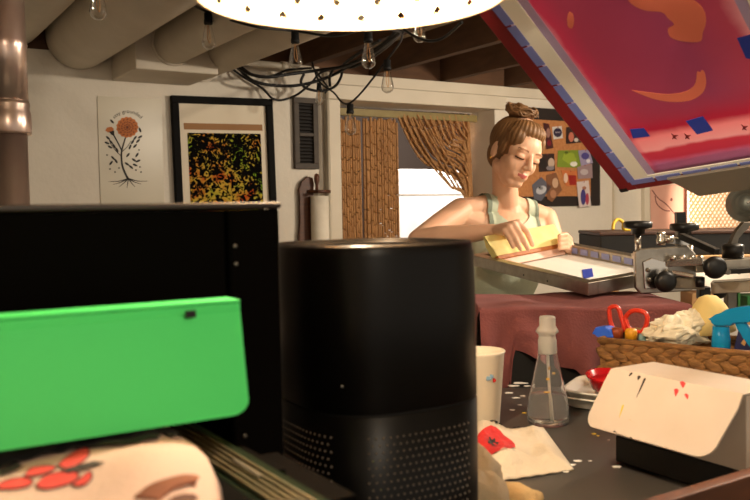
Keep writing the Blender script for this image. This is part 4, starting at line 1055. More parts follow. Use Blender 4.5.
# ================================================================== squeegee
q0 = P(500, 261, 2.575); q1 = P(562, 254, 2.72); q0.z -= .0055; q1.z += .0115
su = (q1 - q0).normalized(); sn = V((su.y, -su.x, 0)).normalized(); sw = (-sn * .45 + Z * .9); sw = (sw - su * sw.dot(su)).normalized(); sf = su.cross(sw)
if sf.dot(sn) < 0: sf = -sf
SL = (q1 - q0).length
root = thing('squeegee', (q0 + q1) / 2, 'pale yellow squeegee with a brown wooden edge in her hand', 'squeegee')
def Q(u, w, f): return q0 + su * u + sw * w + sf * f
yel = mat('yellow_tape', (238, 224, 150), .6, col2=(230, 212, 130), scale=30)
mb = MB(); mb.prism([Q(-.012, .020, .012), Q(-.018, .040, .016), Q(-.022, .060, .013), Q(-.024, .090, .008), Q(-.02, .094, -.004), Q(-.018, .06, -.014), Q(-.012, .020, -.012)], su * (SL + .03), .003); obj('handle', mb, yel, root)
mb = MB(); mb.box(Q(-.008, .008, -.011), su * (SL + .022), sw * .013, sf * .022, .002); obj('wooden_edge', mb, mat('orange_wood', (176, 104, 46), .5), root)
mb = MB(); mb.box(Q(-.002, -.014, -.005), su * (SL + .008), sw * .023, sf * .010, .001); obj('blade', mb, mat('pink_blade', (224, 186, 168), .4), root)

# ================================================================== press: hub, arms, clamps
root = thing('screen_press', (1.24, 2.12, 0), 'metal screen press with black knobs holding the silver printing screen', 'printing press')
mb = MB(); mb.lathe((1.24, 2.12, 0), [(.20, 0), (.20, .02), (.05, .04), (.045, .05), (.045, .98), (.11, 1.0), (.11, 1.045), (.05, 1.06), (.03, 1.10)], seg=40); obj('hub', mb, steel, root)
ca = P(638, 262, 2.20); cb = P(694, 252, 2.26)
def B3(p, q, w, h, m, name, bev=.002):
    """bar from p to q, width w, height h"""
    d = (q - p); s_ = d.cross(Z).normalized(); u_ = s_.cross(d).normalized()
    mb = MB(); mb.box(p - s_ * w / 2 - u_ * h / 2, d, s_ * w, u_ * h, bev); return obj(name, mb, m, root)
# gripping plates at the frame's short end
B3(P(637, 257, 2.262), P(686, 250, 2.262), .10, .016, alu, 'clamp_plate')
p = [P(x, y, 2.155) for x, y in ((635, 252), (640, 249), (688, 246), (696, 254), (697, 288), (690, 291), (641, 294), (636, 288))]
mb = MB(); mb.prism(p, V((0, .02, 0)), .003); obj('clamp_bracket', mb, alu, root)
p = [P(x, y, 2.149) for x, y in ((643, 262), (652, 258), (667, 262), (673, 283), (668, 288), (645, 289))]
mb = MB(); mb.prism(p, V((0, .004, 0)), .0015); obj('face_plate', mb, chrome, root)
for x, y in ((648, 270), (649, 280)):
    mb = MB(); mb.lathe(P(x, y, 2.1485), [(.006, 0), (.006, .003), (.003, .005)], V((0, -1, 0)), 12); obj('bolt', mb, steel, root)
def knob(c, d, r, h, name='round_knob'):
    mb = MB(); mb.lathe(c, [(r * .5, 0), (r * .55, h * .2), (r * .95, h * .35), (r, h * .6), (r * .93, h * .85), (r * .6, h), (.001, h)], d, 28); return obj(name, mb, blackp, root)
kd = V((-.12, -1, .0))
a = P(664, 281, 2.13); B3(a + V((0, .06, 0)), a, .012, .012, steel, 'knob_shaft'); knob(a, kd, .027, .03)
a = P(713, 267, 2.08); B3(a + V((0, .08, 0)), a, .012, .012, steel, 'knob_shaft'); knob(a, kd, .028, .03)
def star(px, py, Y, ptop):
    b_ = P(px, py, Y); c = P(px, ptop, Y)
    mb = MB(); mb.cyl(b_, c, .008); obj('post', mb, chrome, root)
    mb = MB(); mb.lathe(c, [(.018, 0), (.018, .012), (.036, .016), (.038, .020), (.038, .03), (.034, .034), (.001, .035)], Z, 9)
    o = obj('star_knob', mb, blackp, root)
star(638, 250, 2.25, 234); star(684.5, 250, 2.26, 236)
B3(P(681, 252, 2.30), P(680, 212, 2.30), .024, .024, blackp, 'square_post')
B3(P(681, 236, 2.18), P(717, 252, 2.06), .018, .016, blackp, 'lever')
B3(P(660, 239, 2.20), P(690, 243, 2.20), .018, .018, chrome, 'rod')
mb = MB(); mb.lathe(P(661, 245, 2.20), [(.012, 0), (.012, .014), (.009, .02), (.013, .03), (.006, .036)], Z, 18); obj('pin', mb, chrome, root)
mb = MB(); mb.lathe(P(669, 239, 2.19), [(.010, -.01), (.010, .01)], V((1, 0, 0)), 18); obj('pin', mb, chrome, root)
mb = MB(); mb.cyl(P(692, 262, 2.18), P(690, 241, 2.2), .007); obj('post', mb, chrome, root)
B3(P(668, 263, 2.16), P(704, 261, 2.12), .04, .018, chrome, 'slide_block')
B3(P(672, 272, 2.12), P(694, 276, 2.10), .016, .010, chrome, 'handle_rod')
for x in (673, 682, 691, 700):
    mb = MB(); mb.lathe(P(x, 260, 2.135), [(.008, 0), (.0085, .006), (.006, .011), (.001, .012)], Z, 14); obj('bolt', mb, chrome, root)
B3(P(674, 282, 2.16), P(704, 283, 2.14), .05, .03, steel, 'lower_block')
mb = MB(); mb.cyl(P(700, 277, 2.1), P(700, 287, 2.1), .011); obj('stop_peg', mb, blackp, root)
hubt = V((1.24, 2.12, 1.06))
B3(P(694, 266, 2.15), P(790, 262, 2.10), .06, .03, alu, 'arm')
B3(P(705, 273, 2.10), P(772, 269, 2.04), .02, .012, blackm, 'arm_rail')
for x in (716, 727, 738):
    mb = MB(); mb.lathe(P(x, 272.5 - (x - 716) * .06, 2.075), [(.007, 0), (.007, .008)], V((0, -1, 0)), 12); obj('bolt', mb, steel, root)
B3(P(712, 287, 2.2), P(790, 283, 2.12), .07, .03, alu, 'lower_arm')
q = P(797, 300, 2.12)
B3(V((q.x, q.y, 1.048)), V((q.x, q.y, P(797, 240, 2.12).z)), .05, .05, steel, 'hub_post')
B3(V((q.x, q.y, 1.06)), V((1.24, 2.12, 1.06)), .05, .03, steel, 'hub_arm')
mb = MB(); mb.lathe(P(733, 258, 2.12), [(.026, 0), (.026, .03), (.022, .034), (.016, .036)], Z, 20); obj('pivot_boss', mb, blackp, root)
p = [P(x, y, 2.12) for x, y in ((729, 247), (737, 247), (738, 238), (748, 229), (753, 222), (744, 222), (735, 233))]
mb = MB(); mb.prism(p, V((0, .02, 0)), .002); obj('pivot_lever', mb, steel, root)
# grey post with green edge below
B3(P(731, 322, 2.35), P(731, 287, 2.35), .03, .03, steel, 'lower_post')
B3(P(737.5, 322, 2.34), P(737.5, 287, 2.34), .010, .012, mat('green_edge', (60, 120, 60), .5), 'green_strip')
a = P(718.5, 291, 2.30); knob(a, kd, .019, .024)
mb = MB(); mb.box(P(700, 300, 2.25), V((.03, 0, 0)), V((0, .03, 0)), V((0, 0, .035)), .004); obj('square_knob', mb, blackp, root)
mb = MB(); z0_ = 1.045; 

# ================================================================== tilted red screen of the next press arm
Aq = P(621, 192, 1.70); Bq_ = P(470, 4, 1.36)
v_ = (Bq_ - Aq).normalized(); d = ray(750, 172); dC = (Aq - CAM).dot(v_) / d.dot(v_); Cq = CAM + d * dC
u_ = (Cq - Aq).normalized(); nn = u_.cross(v_).normalized()
if nn.dot(CAM - Aq) < 0: nn = -nn                                 # nn faces the viewer (underside)
RWD, RLN, RB = .445, .62, .034
def RS(u, v, e=0): return Aq + u_ * u + v_ * v + nn * e
root = thing('red_screen', RS(RWD / 2, 0, -.03), 'red-framed printing screen tilted up high at the right, stained deep pink', 'screen')
for (a, b_, w, h) in ((0, 0, RB, RLN), (RWD - RB, 0, RB, RLN), (RB, 0, RWD - 2 * RB, RB), (RB, RLN - RB, RWD - 2 * RB, RB)):
    mb = MB(); mb.box(RS(a, b_, 0), u_ * w, v_ * h, -nn * .034, .002); obj('frame_rail', mb, redm, root)
# mesh with emulsion and ink
ink = mat('ink_mesh', (140, 40, 62), .45)
nt, b, L = nodes_of('ink_mesh')
mw, mh = RWD - 2 * RB, RLN - 2 * RB
uvn = nt.nodes.new('ShaderNodeUVMap'); sep = nt.nodes.new('ShaderNodeSeparateXYZ'); L.new(uvn.outputs['UV'], sep.inputs['Vector'])
nz = nt.nodes.new('ShaderNodeTexNoise'); nz.inputs['Scale'].default_value = 5; nz.inputs['Detail'].default_value = 6; L.new(uvn.outputs['UV'], nz.inputs['Vector'])
def ramp(inp, stops):
    r = nt.nodes.new('ShaderNodeValToRGB'); L.new(inp, r.inputs['Fac']); e = r.color_ramp.elements
    while len(e) < len(stops): e.new(.5)
    for el, (p_, c) in zip(e, sorted(stops)): el.position = p_; el.color = c if len(c) == 4 else rgb(c)
    return r.outputs['Color']
def madd(x, k, y):
    n_ = nt.nodes.new('ShaderNodeMath'); n_.operation = 'MULTIPLY_ADD'; L.new(x, n_.inputs[0]); n_.inputs[1].default_value = k
    if isinstance(y, float): n_.inputs[2].default_value = y
    else: L.new(y, n_.inputs[2])
    return n_.outputs[0]
nzc = madd(nz.outputs['Fac'], .10, -.05)
xn = madd(sep.outputs['X'], 1.0, nzc); yn = madd(sep.outputs['Y'], 1.0, madd(nz.outputs['Fac'], .05, -.025))
stain = ramp(xn, [(0, (196, 176, 200)), (.045, (206, 190, 204)), (.07, (232, 204, 208)), (.105, (226, 170, 180)), (.15, (196, 66, 98)), (.25, (172, 70, 96)), (.6, (160, 72, 104)), (.80, (178, 76, 98)), (.87, (222, 168, 170)), (.92, (170, 56, 70)), (.97, (226, 196, 196))])
rowc = ramp(yn, [(0, (176, 120, 160)), (.055, (184, 112, 150)), (.085, (190, 60, 84)), (.125, (196, 64, 84)), (.140, (228, 170, 172)), (.20, (230, 150, 152)), (.235, (184, 44, 72)), (.30, (176, 58, 84)), (.42, (172, 70, 96))])
rowf = ramp(yn, [(0, (1, 1, 1, 1)), (.25, (1, 1, 1, 1)), (.36, (0, 0, 0, 1))])
edge = ramp(xn, [(0, (0, 0, 0, 1)), (.11, (0, 0, 0, 1)), (.17, (1, 1, 1, 1))])
ml = nt.nodes.new('ShaderNodeMix'); ml.data_type = 'RGBA'; ml.blend_type = 'MULTIPLY'; ml.inputs['Factor'].default_value = 1; L.new(rowf, ml.inputs['A']); L.new(edge, ml.inputs['B'])
mx = nt.nodes.new('ShaderNodeMix'); mx.data_type = 'RGBA'; L.new(ml.outputs['Result'], mx.inputs['Factor']); L.new(stain, mx.inputs['A']); L.new(rowc, mx.inputs['B'])
L.new(mx.outputs['Result'], b.inputs['Base Color'])
tl_ = nt.nodes.new('ShaderNodeBsdfTranslucent'); L.new(mx.outputs['Result'], tl_.inputs['Color']); ms = nt.nodes.new('ShaderNodeMixShader'); ms.inputs['Fac'].default_value = .5
L.new(b.outputs[0], ms.inputs[1]); L.new(tl_.outputs[0], ms.inputs[2]); L.new(ms.outputs[0], nt.nodes['Material Output'].inputs['Surface'])
mb = MB(); f = mb.quad(RS(RB, RB, -.003), RS(RWD - RB, RB, -.003), RS(RWD - RB, RLN - RB, -.003), RS(RB, RLN - RB, -.003))
ul = mb.b.loops.layers.uv.new('UVMap')
for lp, uv in zip(f.loops, ((0, 0), (1, 0), (1, 1), (0, 1))): lp[ul].uv = uv
bmesh.ops.solidify(mb.b, geom=[f], thickness=.001)
obj('ink_mesh', mb, ink, root, recalc=False)
ctape = mat('cream_tape', (236, 230, 214), .55); ltape = mat('lilac_tape', (176, 156, 190), .5); pbl = mat('dash_blue', (116, 126, 190), .55)
def plate(u0, v0, w, h, m, name, e=0.0, th=.0012, par=None):
    mb = MB(); mb.box(RS(u0, v0, e), u_ * w, v_ * h, nn * th); return obj(name, mb, m, par or root)
plate(RB + .008, RB - .006, .030, mh + .006, ctape, 'border_tape', -.0018, .0024)
plate(RB + .0385, RB + .004, .014, mh - .01, ltape, 'border_tape', -.0022, .0012)
plate(RWD - RB - .038, RB - .006, .032, mh + .006, ctape, 'border_tape', -.0018, .0024)
plate(RWD - RB - .054, RB + .004, .015, mh - .01, ltape, 'border_tape', -.0022, .0012)
plate(RB + .037, RB - .006, mw - .07, .012, ctape, 'border_tape', -.0018, .0022)
pitch_ = .052
for i in range(11):
    plate(RB - .006, .030 + i * pitch_, .0155, pitch_ - .005, pbl, 'blue_dash', .0007)
for i in range(7):
    plate(RB - .002 + i * pitch_, .020, pitch_ - .005, .014, pbl, 'blue_dash', .0009)
for i in range(11):
    plate(RWD - RB - .008, .030 + i * pitch_, .016, pitch_ - .005, pbl, 'blue_dash', .0007)
plate(0, 0, .016, .010, blackm, 'corner_mark', .0003, .001)
def onrs(px, py, e=0):
    d_ = ray(px, py); o = RS(0, 0, e); return CAM + d_ * ((o - CAM).dot(nn) / d_.dot(nn))
def patch(pts, m, name, e=-.0017, th=.0010):
    mb = MB(); mb.prism([onrs(x, y, e) for x, y in pts], nn * th); return obj(name, mb, m, root)
oran = mat('orange_stencil', (232, 124, 98), .5)
def smooth_px(p): return [(q.x, q.y) for q in catmull([V((x, y, 0)) for x, y in p + p[:1]], 5)[:-1]]
patch(smooth_px([(632, 90), (648, 92), (668, 94), (686, 91), (695, 84), (697, 72), (700, 72), (702, 70), (705, 73), (706, 84), (702, 93), (690, 100), (672, 101.5), (652, 98)]), oran, 'stencil_shape')
patch(smooth_px([(626, -4), (632, 4), (645, 10), (662, 12), (668, 18), (674, 24), (668, 29), (671, 37), (684, 41), (700, 41), (703, 32), (706, 22), (704, 10), (694, 0), (670, -10), (640, -12)]), oran, 'stencil_shape')
patch(smooth_px([(567, 18), (569, 12), (573, 14), (574, 22), (572, 28), (568, 26)]), oran, 'stencil_shape')
patch([(630, 129), (644, 128), (650, 136), (633, 138)], bluetape, 'blue_tape'); patch([(686, 121), (703, 116), (713, 130), (697, 134)], bluetape, 'blue_tape')
patch([(737, 38), (752, 34), (760, 60), (746, 58)], bluetape, 'blue_tape')
for (x, y) in ((674, 136), (687, 136), (744, 127)):
    patch([(x - 3, y - 3), (x, y - 1), (x + 4, y - 1), (x + 1, y + 1), (x + 3, y + 3), (x, y + 2), (x - 2, y + 3), (x - 1, y)], mat('dark_red_ink', (110, 20, 30), .5), 'ink_mark')
# clamp bar holding it, with its arm going back to the press
root2 = thing('screen_clamp', RS(.30, -.02, -.02), 'broad grey metal clamp gripping the lower edge of the red screen', 'clamp')
c0 = onrs(671, 183, .004); uc = (c0 - Aq).dot(u_); vc = (c0 - Aq).dot(v_)
mb = MB(); mb.prism([RS(uc, .028, .0025), RS(uc + .035, -.042, .0025), RS(uc + .30, -.042, .0025), RS(uc + .30, .028, .0025)], nn * .006, .001); obj('jaw', mb, mat('grey_clamp', (126, 118, 106), .55, .3), root2)
mb = MB(); mb.box(RS(uc + .02, .028, -.0355), u_ * .28, -v_ * .07, -nn * .008, .002); obj('jaw', mb, steel, root2)
mb = MB(); mb.box(RS(uc + .045, -.006, -.0345), u_ * .24, -v_ * .034, nn * .0355, .001); obj('spine', mb, steel, root2)
e1 = RS(uc + .17, -.06, -.02); 
mb = MB(); dd = V((1.24, 2.12, 1.20)) - e1; s_ = dd.cross(Z).normalized(); uu = s_.cross(dd).normalized()
mb.box(RS(uc + .17, -.041, -.02) - s_ * .02 - uu * .01, dd * .93, s_ * .04, uu * .02, .002); obj('arm', mb, steel, root2)

# ================================================================== things behind the press
zb_ = P(660, 252, 3.25).z
root = thing('storage_bench', (1.5, 3.2, 0), 'tan wooden bench standing behind the press by the wall', 'bench')
tanw = mat('tan_wood', (190, 150, 104), .6, col2=(172, 130, 86), scale=8, stretch=(1, 6, 6))
bxl = P(602, 250, 3.0).x
mb = MB(); mb.box((bxl, 2.98, zb_ - .03), (1.25, 0, 0), (0, .55, 0), (0, 0, .03), .003); obj('top', mb, tanw, root)
for x in (bxl + .01, bxl + 1.18):
    for y in (3.0, 3.46):
        mb = MB(); mb.box((x, y, 0), (.05, 0, 0), (0, .05, 0), (0, 0, zb_ - .0305)); obj('leg', mb, tanw, root)
mb = MB(); mb.box((bxl, 3.0, .86), (1.25, 0, 0), (0, .5, 0), (0, 0, .02)); obj('shelf', mb, tanw, root)
mb = MB(); a = P(599, 236, 3.02); mb.box((a.x, 3.0, zb_ + .001), (1.1, 0, 0), (0, .32, 0), (0, 0, a.z - zb_), .004)
root = thing('equipment_case', (a.x + .55, 3.15, zb_ + .001), 'long black equipment case lying on the bench behind the press', 'case')
obj('case_body', mb, blackm, root)
mb = MB(); mb.box((a.x - .002, 2.998, a.z + .0015), (1.104, 0, 0), (0, .324, 0), (0, 0, .012), .003); obj('lid', mb, mat('case_lid', (66, 42, 32), .5), root)
q = P(619, 236, 3.08)
mb = MB(); zl = a.z + .0145
mb.tube([V((q.x - .025, 3.07, zl + .006)), V((q.x - .018, 3.08, zl + .03)), V((q.x, 3.09, zl + .042)), V((q.x + .018, 3.09, zl + .03)), V((q.x + .025, 3.1, zl + .006)), V((q.x + .08, 3.14, zl + .006))], .006)
tag(obj('yellow_cable', mb, mat('cord_yellow', (206, 170, 40), .5)), 'loop of yellow cord on top of the long black case', 'cord')
# wooden bits on the shelf below
for px, py, w, h, c, lab in ((690, 293, .10, .03, (196, 156, 108), 'flat tan box on the bench shelf below the press arm'), (745, 296, .09, .035, (44, 120, 60), 'green box on the bench shelf at the picture edge')):
    q = P(px, py, 3.1); mb = MB(); mb.box((q.x, 3.08, .8805), (w, 0, 0), (0, .12, 0), (0, 0, q.z - .88), .003); tag(obj('storage_box', mb, mat('sbox%d' % c[0], c, .6)), lab, 'box')
# pink drawing on the wall
root = thing('pink_drawing', PW(672, 240, .035), 'pink sheet with a curling line drawing between the boards and the lattice', 'drawing')
mb = MB(); mb.prism([PW(x, y, .034) for x, y in ((650, 186), (692, 183), (690, 244), (651, 244))], N * .0015); obj('sheet', mb, mat('pink_paper', (214, 164, 146), .7, col2=(204, 150, 132), scale=8), root)
mb = MB()
for pts in ([(652, 190), (658, 198), (666, 204), (673, 212), (682, 224), (688, 232)], [(655, 196), (657, 204), (664, 210), (670, 211)]):
    pp = catmull([V((x, y, 0)) for x, y in pts], 6); mb.tube([PW(q.x, q.y, .0362) for q in pp], .0035, seg=6, smooth=False)
mb.ell(PW(671.5, 199.5, .0362), .012, .0012, .012, X=A, Y=N, seg=12, rin=6)
obj('drawn_line', mb, mat('drawing_brown', (120, 70, 66), .7), root)
# white lattice panel lit by the work lamp
tl0, zl0 = wt(692, 196, .12); tl1, zl1 = wt(800, 240, .12)
root = thing('lattice_panel', W((tl0 + tl1) / 2, .10, .02), 'white panel with thin brown lattice shining under the work lamp at the right', 'panel')
latw = mat('lattice_brown', (188, 150, 116), .6); zt_ = zl0 + .15
mb = MB(); mb.box(W(tl0, .08, .01), A * (tl1 - tl0), N * .01, Z * (zt_ - .01)); obj('backing', mb, mat('lattice_back', (242, 234, 222), .6), root)
mb = MB(); w = tl1 - tl0; zlow = .85
hh = zt_ - zlow
for i in range(int((w + hh) / .045)):
    x = i * .045
    for sgn in (0, 1):
        p0 = (x, 0) if x < w else (w, x - w); p1 = (x - hh, hh) if x - hh > 0 else (0, x)
        if sgn: p0 = (w - p0[0], p0[1]); p1 = (w - p1[0], p1[1])
        a = W(tl0 + p0[0], .094 + .008 * sgn, zlow + p0[1]); b_ = W(tl0 + p1[0], .094 + .008 * sgn, zlow + p1[1])
        if (b_ - a).length < .03: continue
        d = (b_ - a).normalized(); s2 = d.cross(N).normalized(); hw_ = .0038 if sgn else .0022; mb.box(a - s2 * hw_, b_ - a, s2 * hw_ * 2, N * .0075)
obj('lattice', mb, latw, root)
# work lamp
lp = P(745, 204, 5.05)
lt = PW(735, 212, .1); ld = (lt - lp).normalized()
fx_ = lp.x + .42
root = thing('work_lamp', (fx_, 5.1, 0), 'grey metal work lamp head on a stand shining on the lattice panel', 'lamp')
mb = MB(); mb.lathe(lp - ld * .13, [(.002, 0), (.04, .0), (.05, .03), (.06, .06), (.105, .15), (.108, .15), (.064, .06), (.05, .05), (.002, .05)], ld, 28); obj('shade', mb, mat('lamp_grey', (104, 106, 98), .45, .6), root)
mb = MB(); mb.ell(lp - ld * .03, .03, .03, .036, seg=16, rin=10); obj('bulb', mb, mat('work_bulb', (255, 240, 214), .4, emit=(255, 236, 204), estr=60), root)
a = lp - ld * .125
mb = MB(); mb.tube([a, a + V((.12, 0, .04)), V((fx_, 5.1, 1.42)), V((fx_, 5.1, 1.2))], .01); obj('arm', mb, steel, root)
mb = MB(); mb.cyl((fx_, 5.1, .03), (fx_, 5.1, 1.22), .014); obj('pole', mb, steel, root)
mb = MB(); mb.lathe((fx_, 5.1, 0), [(.0, 0), (.15, 0), (.15, .02), (.02, .03), (.0, .03)], seg=24); obj('base', mb, blackp, root)
# ================================================================== the woman
body = MB()
Rsh = P(461, 211, 2.90); Lsh = P(545, 219, 3.02)
El = P(418, 240, 2.74); Wr = P(493, 231, 2.635)
El2 = P(562, 268, 2.93); Wr2 = P(574, 255, 2.78)
NB = P(506, 205, 2.97)
HC = P(515, 152, 2.87)
Ff = V((.40, -.85, -.34)).normalized()
U0 = (Z - Ff * Z.dot(Ff)).normalized(); L0 = U0.cross(Ff)
rl = math.radians(15)
if L0.x < 0: L0 = -L0
HU = U0 * math.cos(rl) + L0 * math.sin(rl); HL = L0 * math.cos(rl) - U0 * math.sin(rl)
HK = 1.02
def H(x, y, z): return HC + (HL * x + Ff * y + HU * z) * HK
mid = (Rsh + Lsh) / 2; sa = (Lsh - Rsh).normalized(); sfw = V((sa.y, -sa.x, 0)).normalized()
pelv = V((mid.x - .02, mid.y + .04, .90))
C = body.cone
# torso
def TE(c, rx, ry, rz): body.ell(c, rx, ry, rz, X=V((sa.x, sa.y, 0)).normalized(), Y=sfw, seg=28, rin=18)
TE(mid + Z * -.115, .145, .092, .15); TE(mid + Z * -.20 + V((-.005, .0, 0)), .132, .092, .13)
TE(mid + Z * -.29 + V((-.01, .02, 0)), .118, .085, .13); TE(pelv + Z * .0, .155, .108, .13)
TE(mid + sa * -.062 + sfw * .06 + Z * -.155, .058, .045, .055); TE(mid + sa * .062 + sfw * .06 + Z * -.155, .058, .045, .055)
C(NB - Z * .03, .058, mid - Z * .08, .085)
for s_ in (Rsh, Lsh):
    C(NB + Z * .005, .040, s_ + (mid - s_) * .12 + Z * .008, .040); C(mid.lerp(s_, .3) - Z * .06, .07, s_.lerp(mid, .1) - Z * .03, .048)
C(NB - Z * .03, .047, H(0, -.03, -.05), .042)
# arms
C(Rsh, .046, Rsh.lerp(El, .5), .042); C(Rsh.lerp(El, .45), .0425, El, .034); C(El, .034, El.lerp(Wr, .3), .038); C(El.lerp(Wr, .3), .038, Wr, .0225)
C(Lsh, .044, Lsh.lerp(El2, .5), .040); C(Lsh.lerp(El2, .45), .040, El2, .034); C(El2, .034, El2.lerp(Wr2, .35), .036); C(El2.lerp(Wr2, .35), .036, Wr2, .0225)
# right hand over the squeegee
kn = [P(518, 223, 2.578), P(513.5, 224.5, 2.568), P(509, 227.5, 2.562), P(505, 231.5, 2.562)]
pm_ = [P(527, 232, 2.568), P(521.5, 236.5, 2.550), P(516, 239.5, 2.542), P(510, 240, 2.544)]
tp = [P(532.5, 245, 2.575), P(528, 249, 2.553), P(520.5, 249, 2.543), P(513, 247, 2.545)]
for k, (a, b_, c) in enumerate(zip(kn, pm_, tp)):
    r = (.0092, .0095, .009, .008)[k]
    C(Wr.lerp(kn[1], .18), .017, a, .0125); C(a, r * 1.12, b_, r); C(b_, r, c, r * .82)
th0 = P(507, 230, 2.60); C(Wr, .018, th0, .0135); C(th0, .0125, P(512, 238, 2.645), .0105); C(P(512, 238, 2.645), .0105, P(519, 246, 2.655), .009)
# left hand round the far end
pc = P(569, 247, 2.735); C(Wr2, .021, pc, .019)
for k in range(4):
    z_ = -.018 + k * .014
    a = pc + V((0.004, 0, z_)); b_ = P(564.5, 242, 2.70) + V((.004, 0, z_)); c = P(559.5, 243, 2.678) + V((0, 0, z_ * .95))
    C(a, .0098, b_, .0088); C(b_, .0088, c, .0075)
C(pc, .013, P(566, 240, 2.77), .010); C(P(566, 240, 2.77), .010, P(561, 239, 2.775), .008)
# legs and feet
for sg in (-1, 1):
    hp_ = pelv + sa * (.085 * sg) - Z * .02; kn_ = V((hp_.x + .01 * sg, hp_.y - .02, .48)); an = V((kn_.x, kn_.y + .03, .075))
    C(hp_, .088, kn_, .056); C(kn_, .056, kn_.lerp(an, .35), .057); C(kn_.lerp(an, .35), .057, an, .036); C(an, .035, an + sfw * .06 + Z * -.035, .034); C(an + Z * -.04, .034, an + sfw * .15 - Z * .045, .026)
# head
def HE(c, rx, ry, rz, seg=24, rin=16): body.ell(H(*c), rx * HK, ry * HK, rz * HK, X=HL, Y=Ff, Zv=HU, seg=seg, rin=rin)
HE((0, -.012, .035), .074, .092, .083); HE((0, .030, -.035), .054, .056, .078); HE((0, .05, -.082), .026, .030, .026)
HE((0, .045, .02), .060, .043, .055); HE((.034, .052, -.028), .024, .026, .030); HE((-.034, .052, -.028), .024, .026, .030)
body.cone(H(-.042, .0, -.062), .018 * HK, H(-.016, .058, -.088), .016 * HK); body.cone(H(.042, .0, -.062), .018 * HK, H(.016, .058, -.088), .016 * HK)
C(H(0, .086, .010), .0085 * HK, H(0, .106, -.026), .0105 * HK); HE((.009, .095, -.030), .009, .010, .008); HE((-.009, .095, -.030), .009, .010, .008)
HE((0, .0835, -.0545), .021, .010, .0058); HE((0, .0825, -.0635), .018, .0105, .0068); HE((0, .070, -.06), .034, .018, .022)
for sx in (-1, 1):
    HE((.031 * sx, .0775, .000), .017, .010, .011); HE((.030 * sx, .0785, .020), .022, .008, .009)
    HE((.076 * sx, -.005, -.012), .008, .018, .030)
bmesh.ops.recalc_face_normals(body.b, faces=body.b.faces[:])
me = bpy.data.meshes.new('bodytmp'); body.b.to_mesh(me); body.b.free()
tmp = bpy.data.objects.new('bodytmp', me); COL.objects.link(tmp)
md = tmp.modifiers.new('r', 'REMESH'); md.mode = 'VOXEL'; md.voxel_size = .0030; md.use_smooth_shade = True
md = tmp.modifiers.new('s', 'SMOOTH'); md.factor = .5; md.iterations = 8
dg = bpy.context.evaluated_depsgraph_get()
bme = bpy.data.meshes.new_from_object(tmp.evaluated_get(dg)); bpy.data.objects.remove(tmp)

import numpy as np
skin = mat('skin', (232, 186, 154), .5, col2=(226, 176, 144), scale=10)
nt, b, L = nodes_of('skin'); b.inputs['Subsurface Weight'].default_value = .08; b.inputs['Subsurface Radius'].default_value = (.02, .008, .004)
lipm = mat('lips', (186, 96, 88), .4); browm = mat('eyebrow', (150, 104, 70), .7); lashm = mat('lashes', (58, 36, 28), .6); cheek = mat('cheek_skin', (226, 164, 136), .5)
n = len(bme.vertices); co = np.empty(n * 3, np.float32); bme.vertices.foreach_get('co', co); co = co.reshape(-1, 3)
no = np.empty(n * 3, np.float32); bme.vertices.foreach_get('normal', no); no = no.reshape(-1, 3)
def segd(p, a, b_):
    a = np.array(a); b_ = np.array(b_); d = b_ - a; t = np.clip(((p - a) @ d) / (d @ d), 0, 1); return np.linalg.norm(p - a - t[:, None] * d, axis=1), t
hx = (co - np.array(HC)) @ np.array(HL) / HK; hy = (co - np.array(HC)) @ np.array(Ff) / HK; hz = (co - np.array(HC)) @ np.array(HU) / HK
npoly = len(bme.polygons); pv = [tuple(p.vertices) for p in bme.polygons]
fcn = np.array([co[list(v)].mean(0) for v in pv])
fx = (fcn - np.array(HC)) @ np.array(HL) / HK; fy = (fcn - np.array(HC)) @ np.array(Ff) / HK; fz = (fcn - np.array(HC)) @ np.array(HU) / HK
mi = np.zeros(npoly, int)
front = fy > .06
lipz = (np.abs(fx) < .0195) & (fz < -.0505 - .10 * np.abs(fx)) & (fz > -.0670 + .40 * np.abs(fx)) & front & (fy > .072)
mi[lipz] = 1
ax_ = np.abs(fx)
mi[front & (ax_ > .014) & (ax_ < .048) & (np.abs(fz - (.0235 - 6 * (ax_ - .034) ** 2)) < .0036)] = 2
mi[front & (ax_ > .017) & (ax_ < .045) & (np.abs(fz - (-.0075 + 9 * (ax_ - .031) ** 2)) < .0024)] = 3
mi[front & (((ax_ - .040) / .016) ** 2 + ((fz + .032) / .014) ** 2 < 1)] = 4
wbase = V((pelv.x, pelv.y, 0))
root = thing('person', wbase, 'woman with hair in a bun and sage green tank top leaning over the printing screen', 'person')
for v in bme.vertices: v.co = v.co - wbase
bme.materials.clear()
for m_ in (skin, lipm, browm, lashm, skin): bme.materials.append(m_)
for p, k in zip(bme.polygons, mi): p.material_index = int(k)
bo = bpy.data.objects.new('body', bme); COL.objects.link(bo); bo.parent = root

# clothing: follows the body, pushed off along the normals
def garment(name, sel, off, m_):
    mb = MB(); mp_ = {}
    for i in np.nonzero(sel)[0]:
        vs = []
        for vi in pv[i]:
            if vi not in mp_: mp_[vi] = mb.b.verts.new(V(co[vi]) + V(no[vi]) * off)
            vs.append(mp_[vi])
        f = mb.b.faces.new(vs); f.smooth = True
    bmesh.ops.smooth_vert(mb.b, verts=mb.b.verts[:], factor=.5, use_axis_x=True, use_axis_y=True, use_axis_z=True)
    bmesh.ops.smooth_vert(mb.b, verts=mb.b.verts[:], factor=.5, use_axis_x=True, use_axis_y=True, use_axis_z=True)
    return mb
d1, t1 = segd(fcn, Rsh.lerp(El, .12), Wr); da, ta_ = segd(fcn, Rsh, El); db, tb_ = segd(fcn, El, Wr); dc, tc2 = segd(fcn, Lsh, El2); dd_, td_ = segd(fcn, El2, Wr2)
arm = ((da < .060) & (ta_ > .10)) | (db < .06) | ((dc < .058) & (tc2 > .10)) | (dd_ < .058)
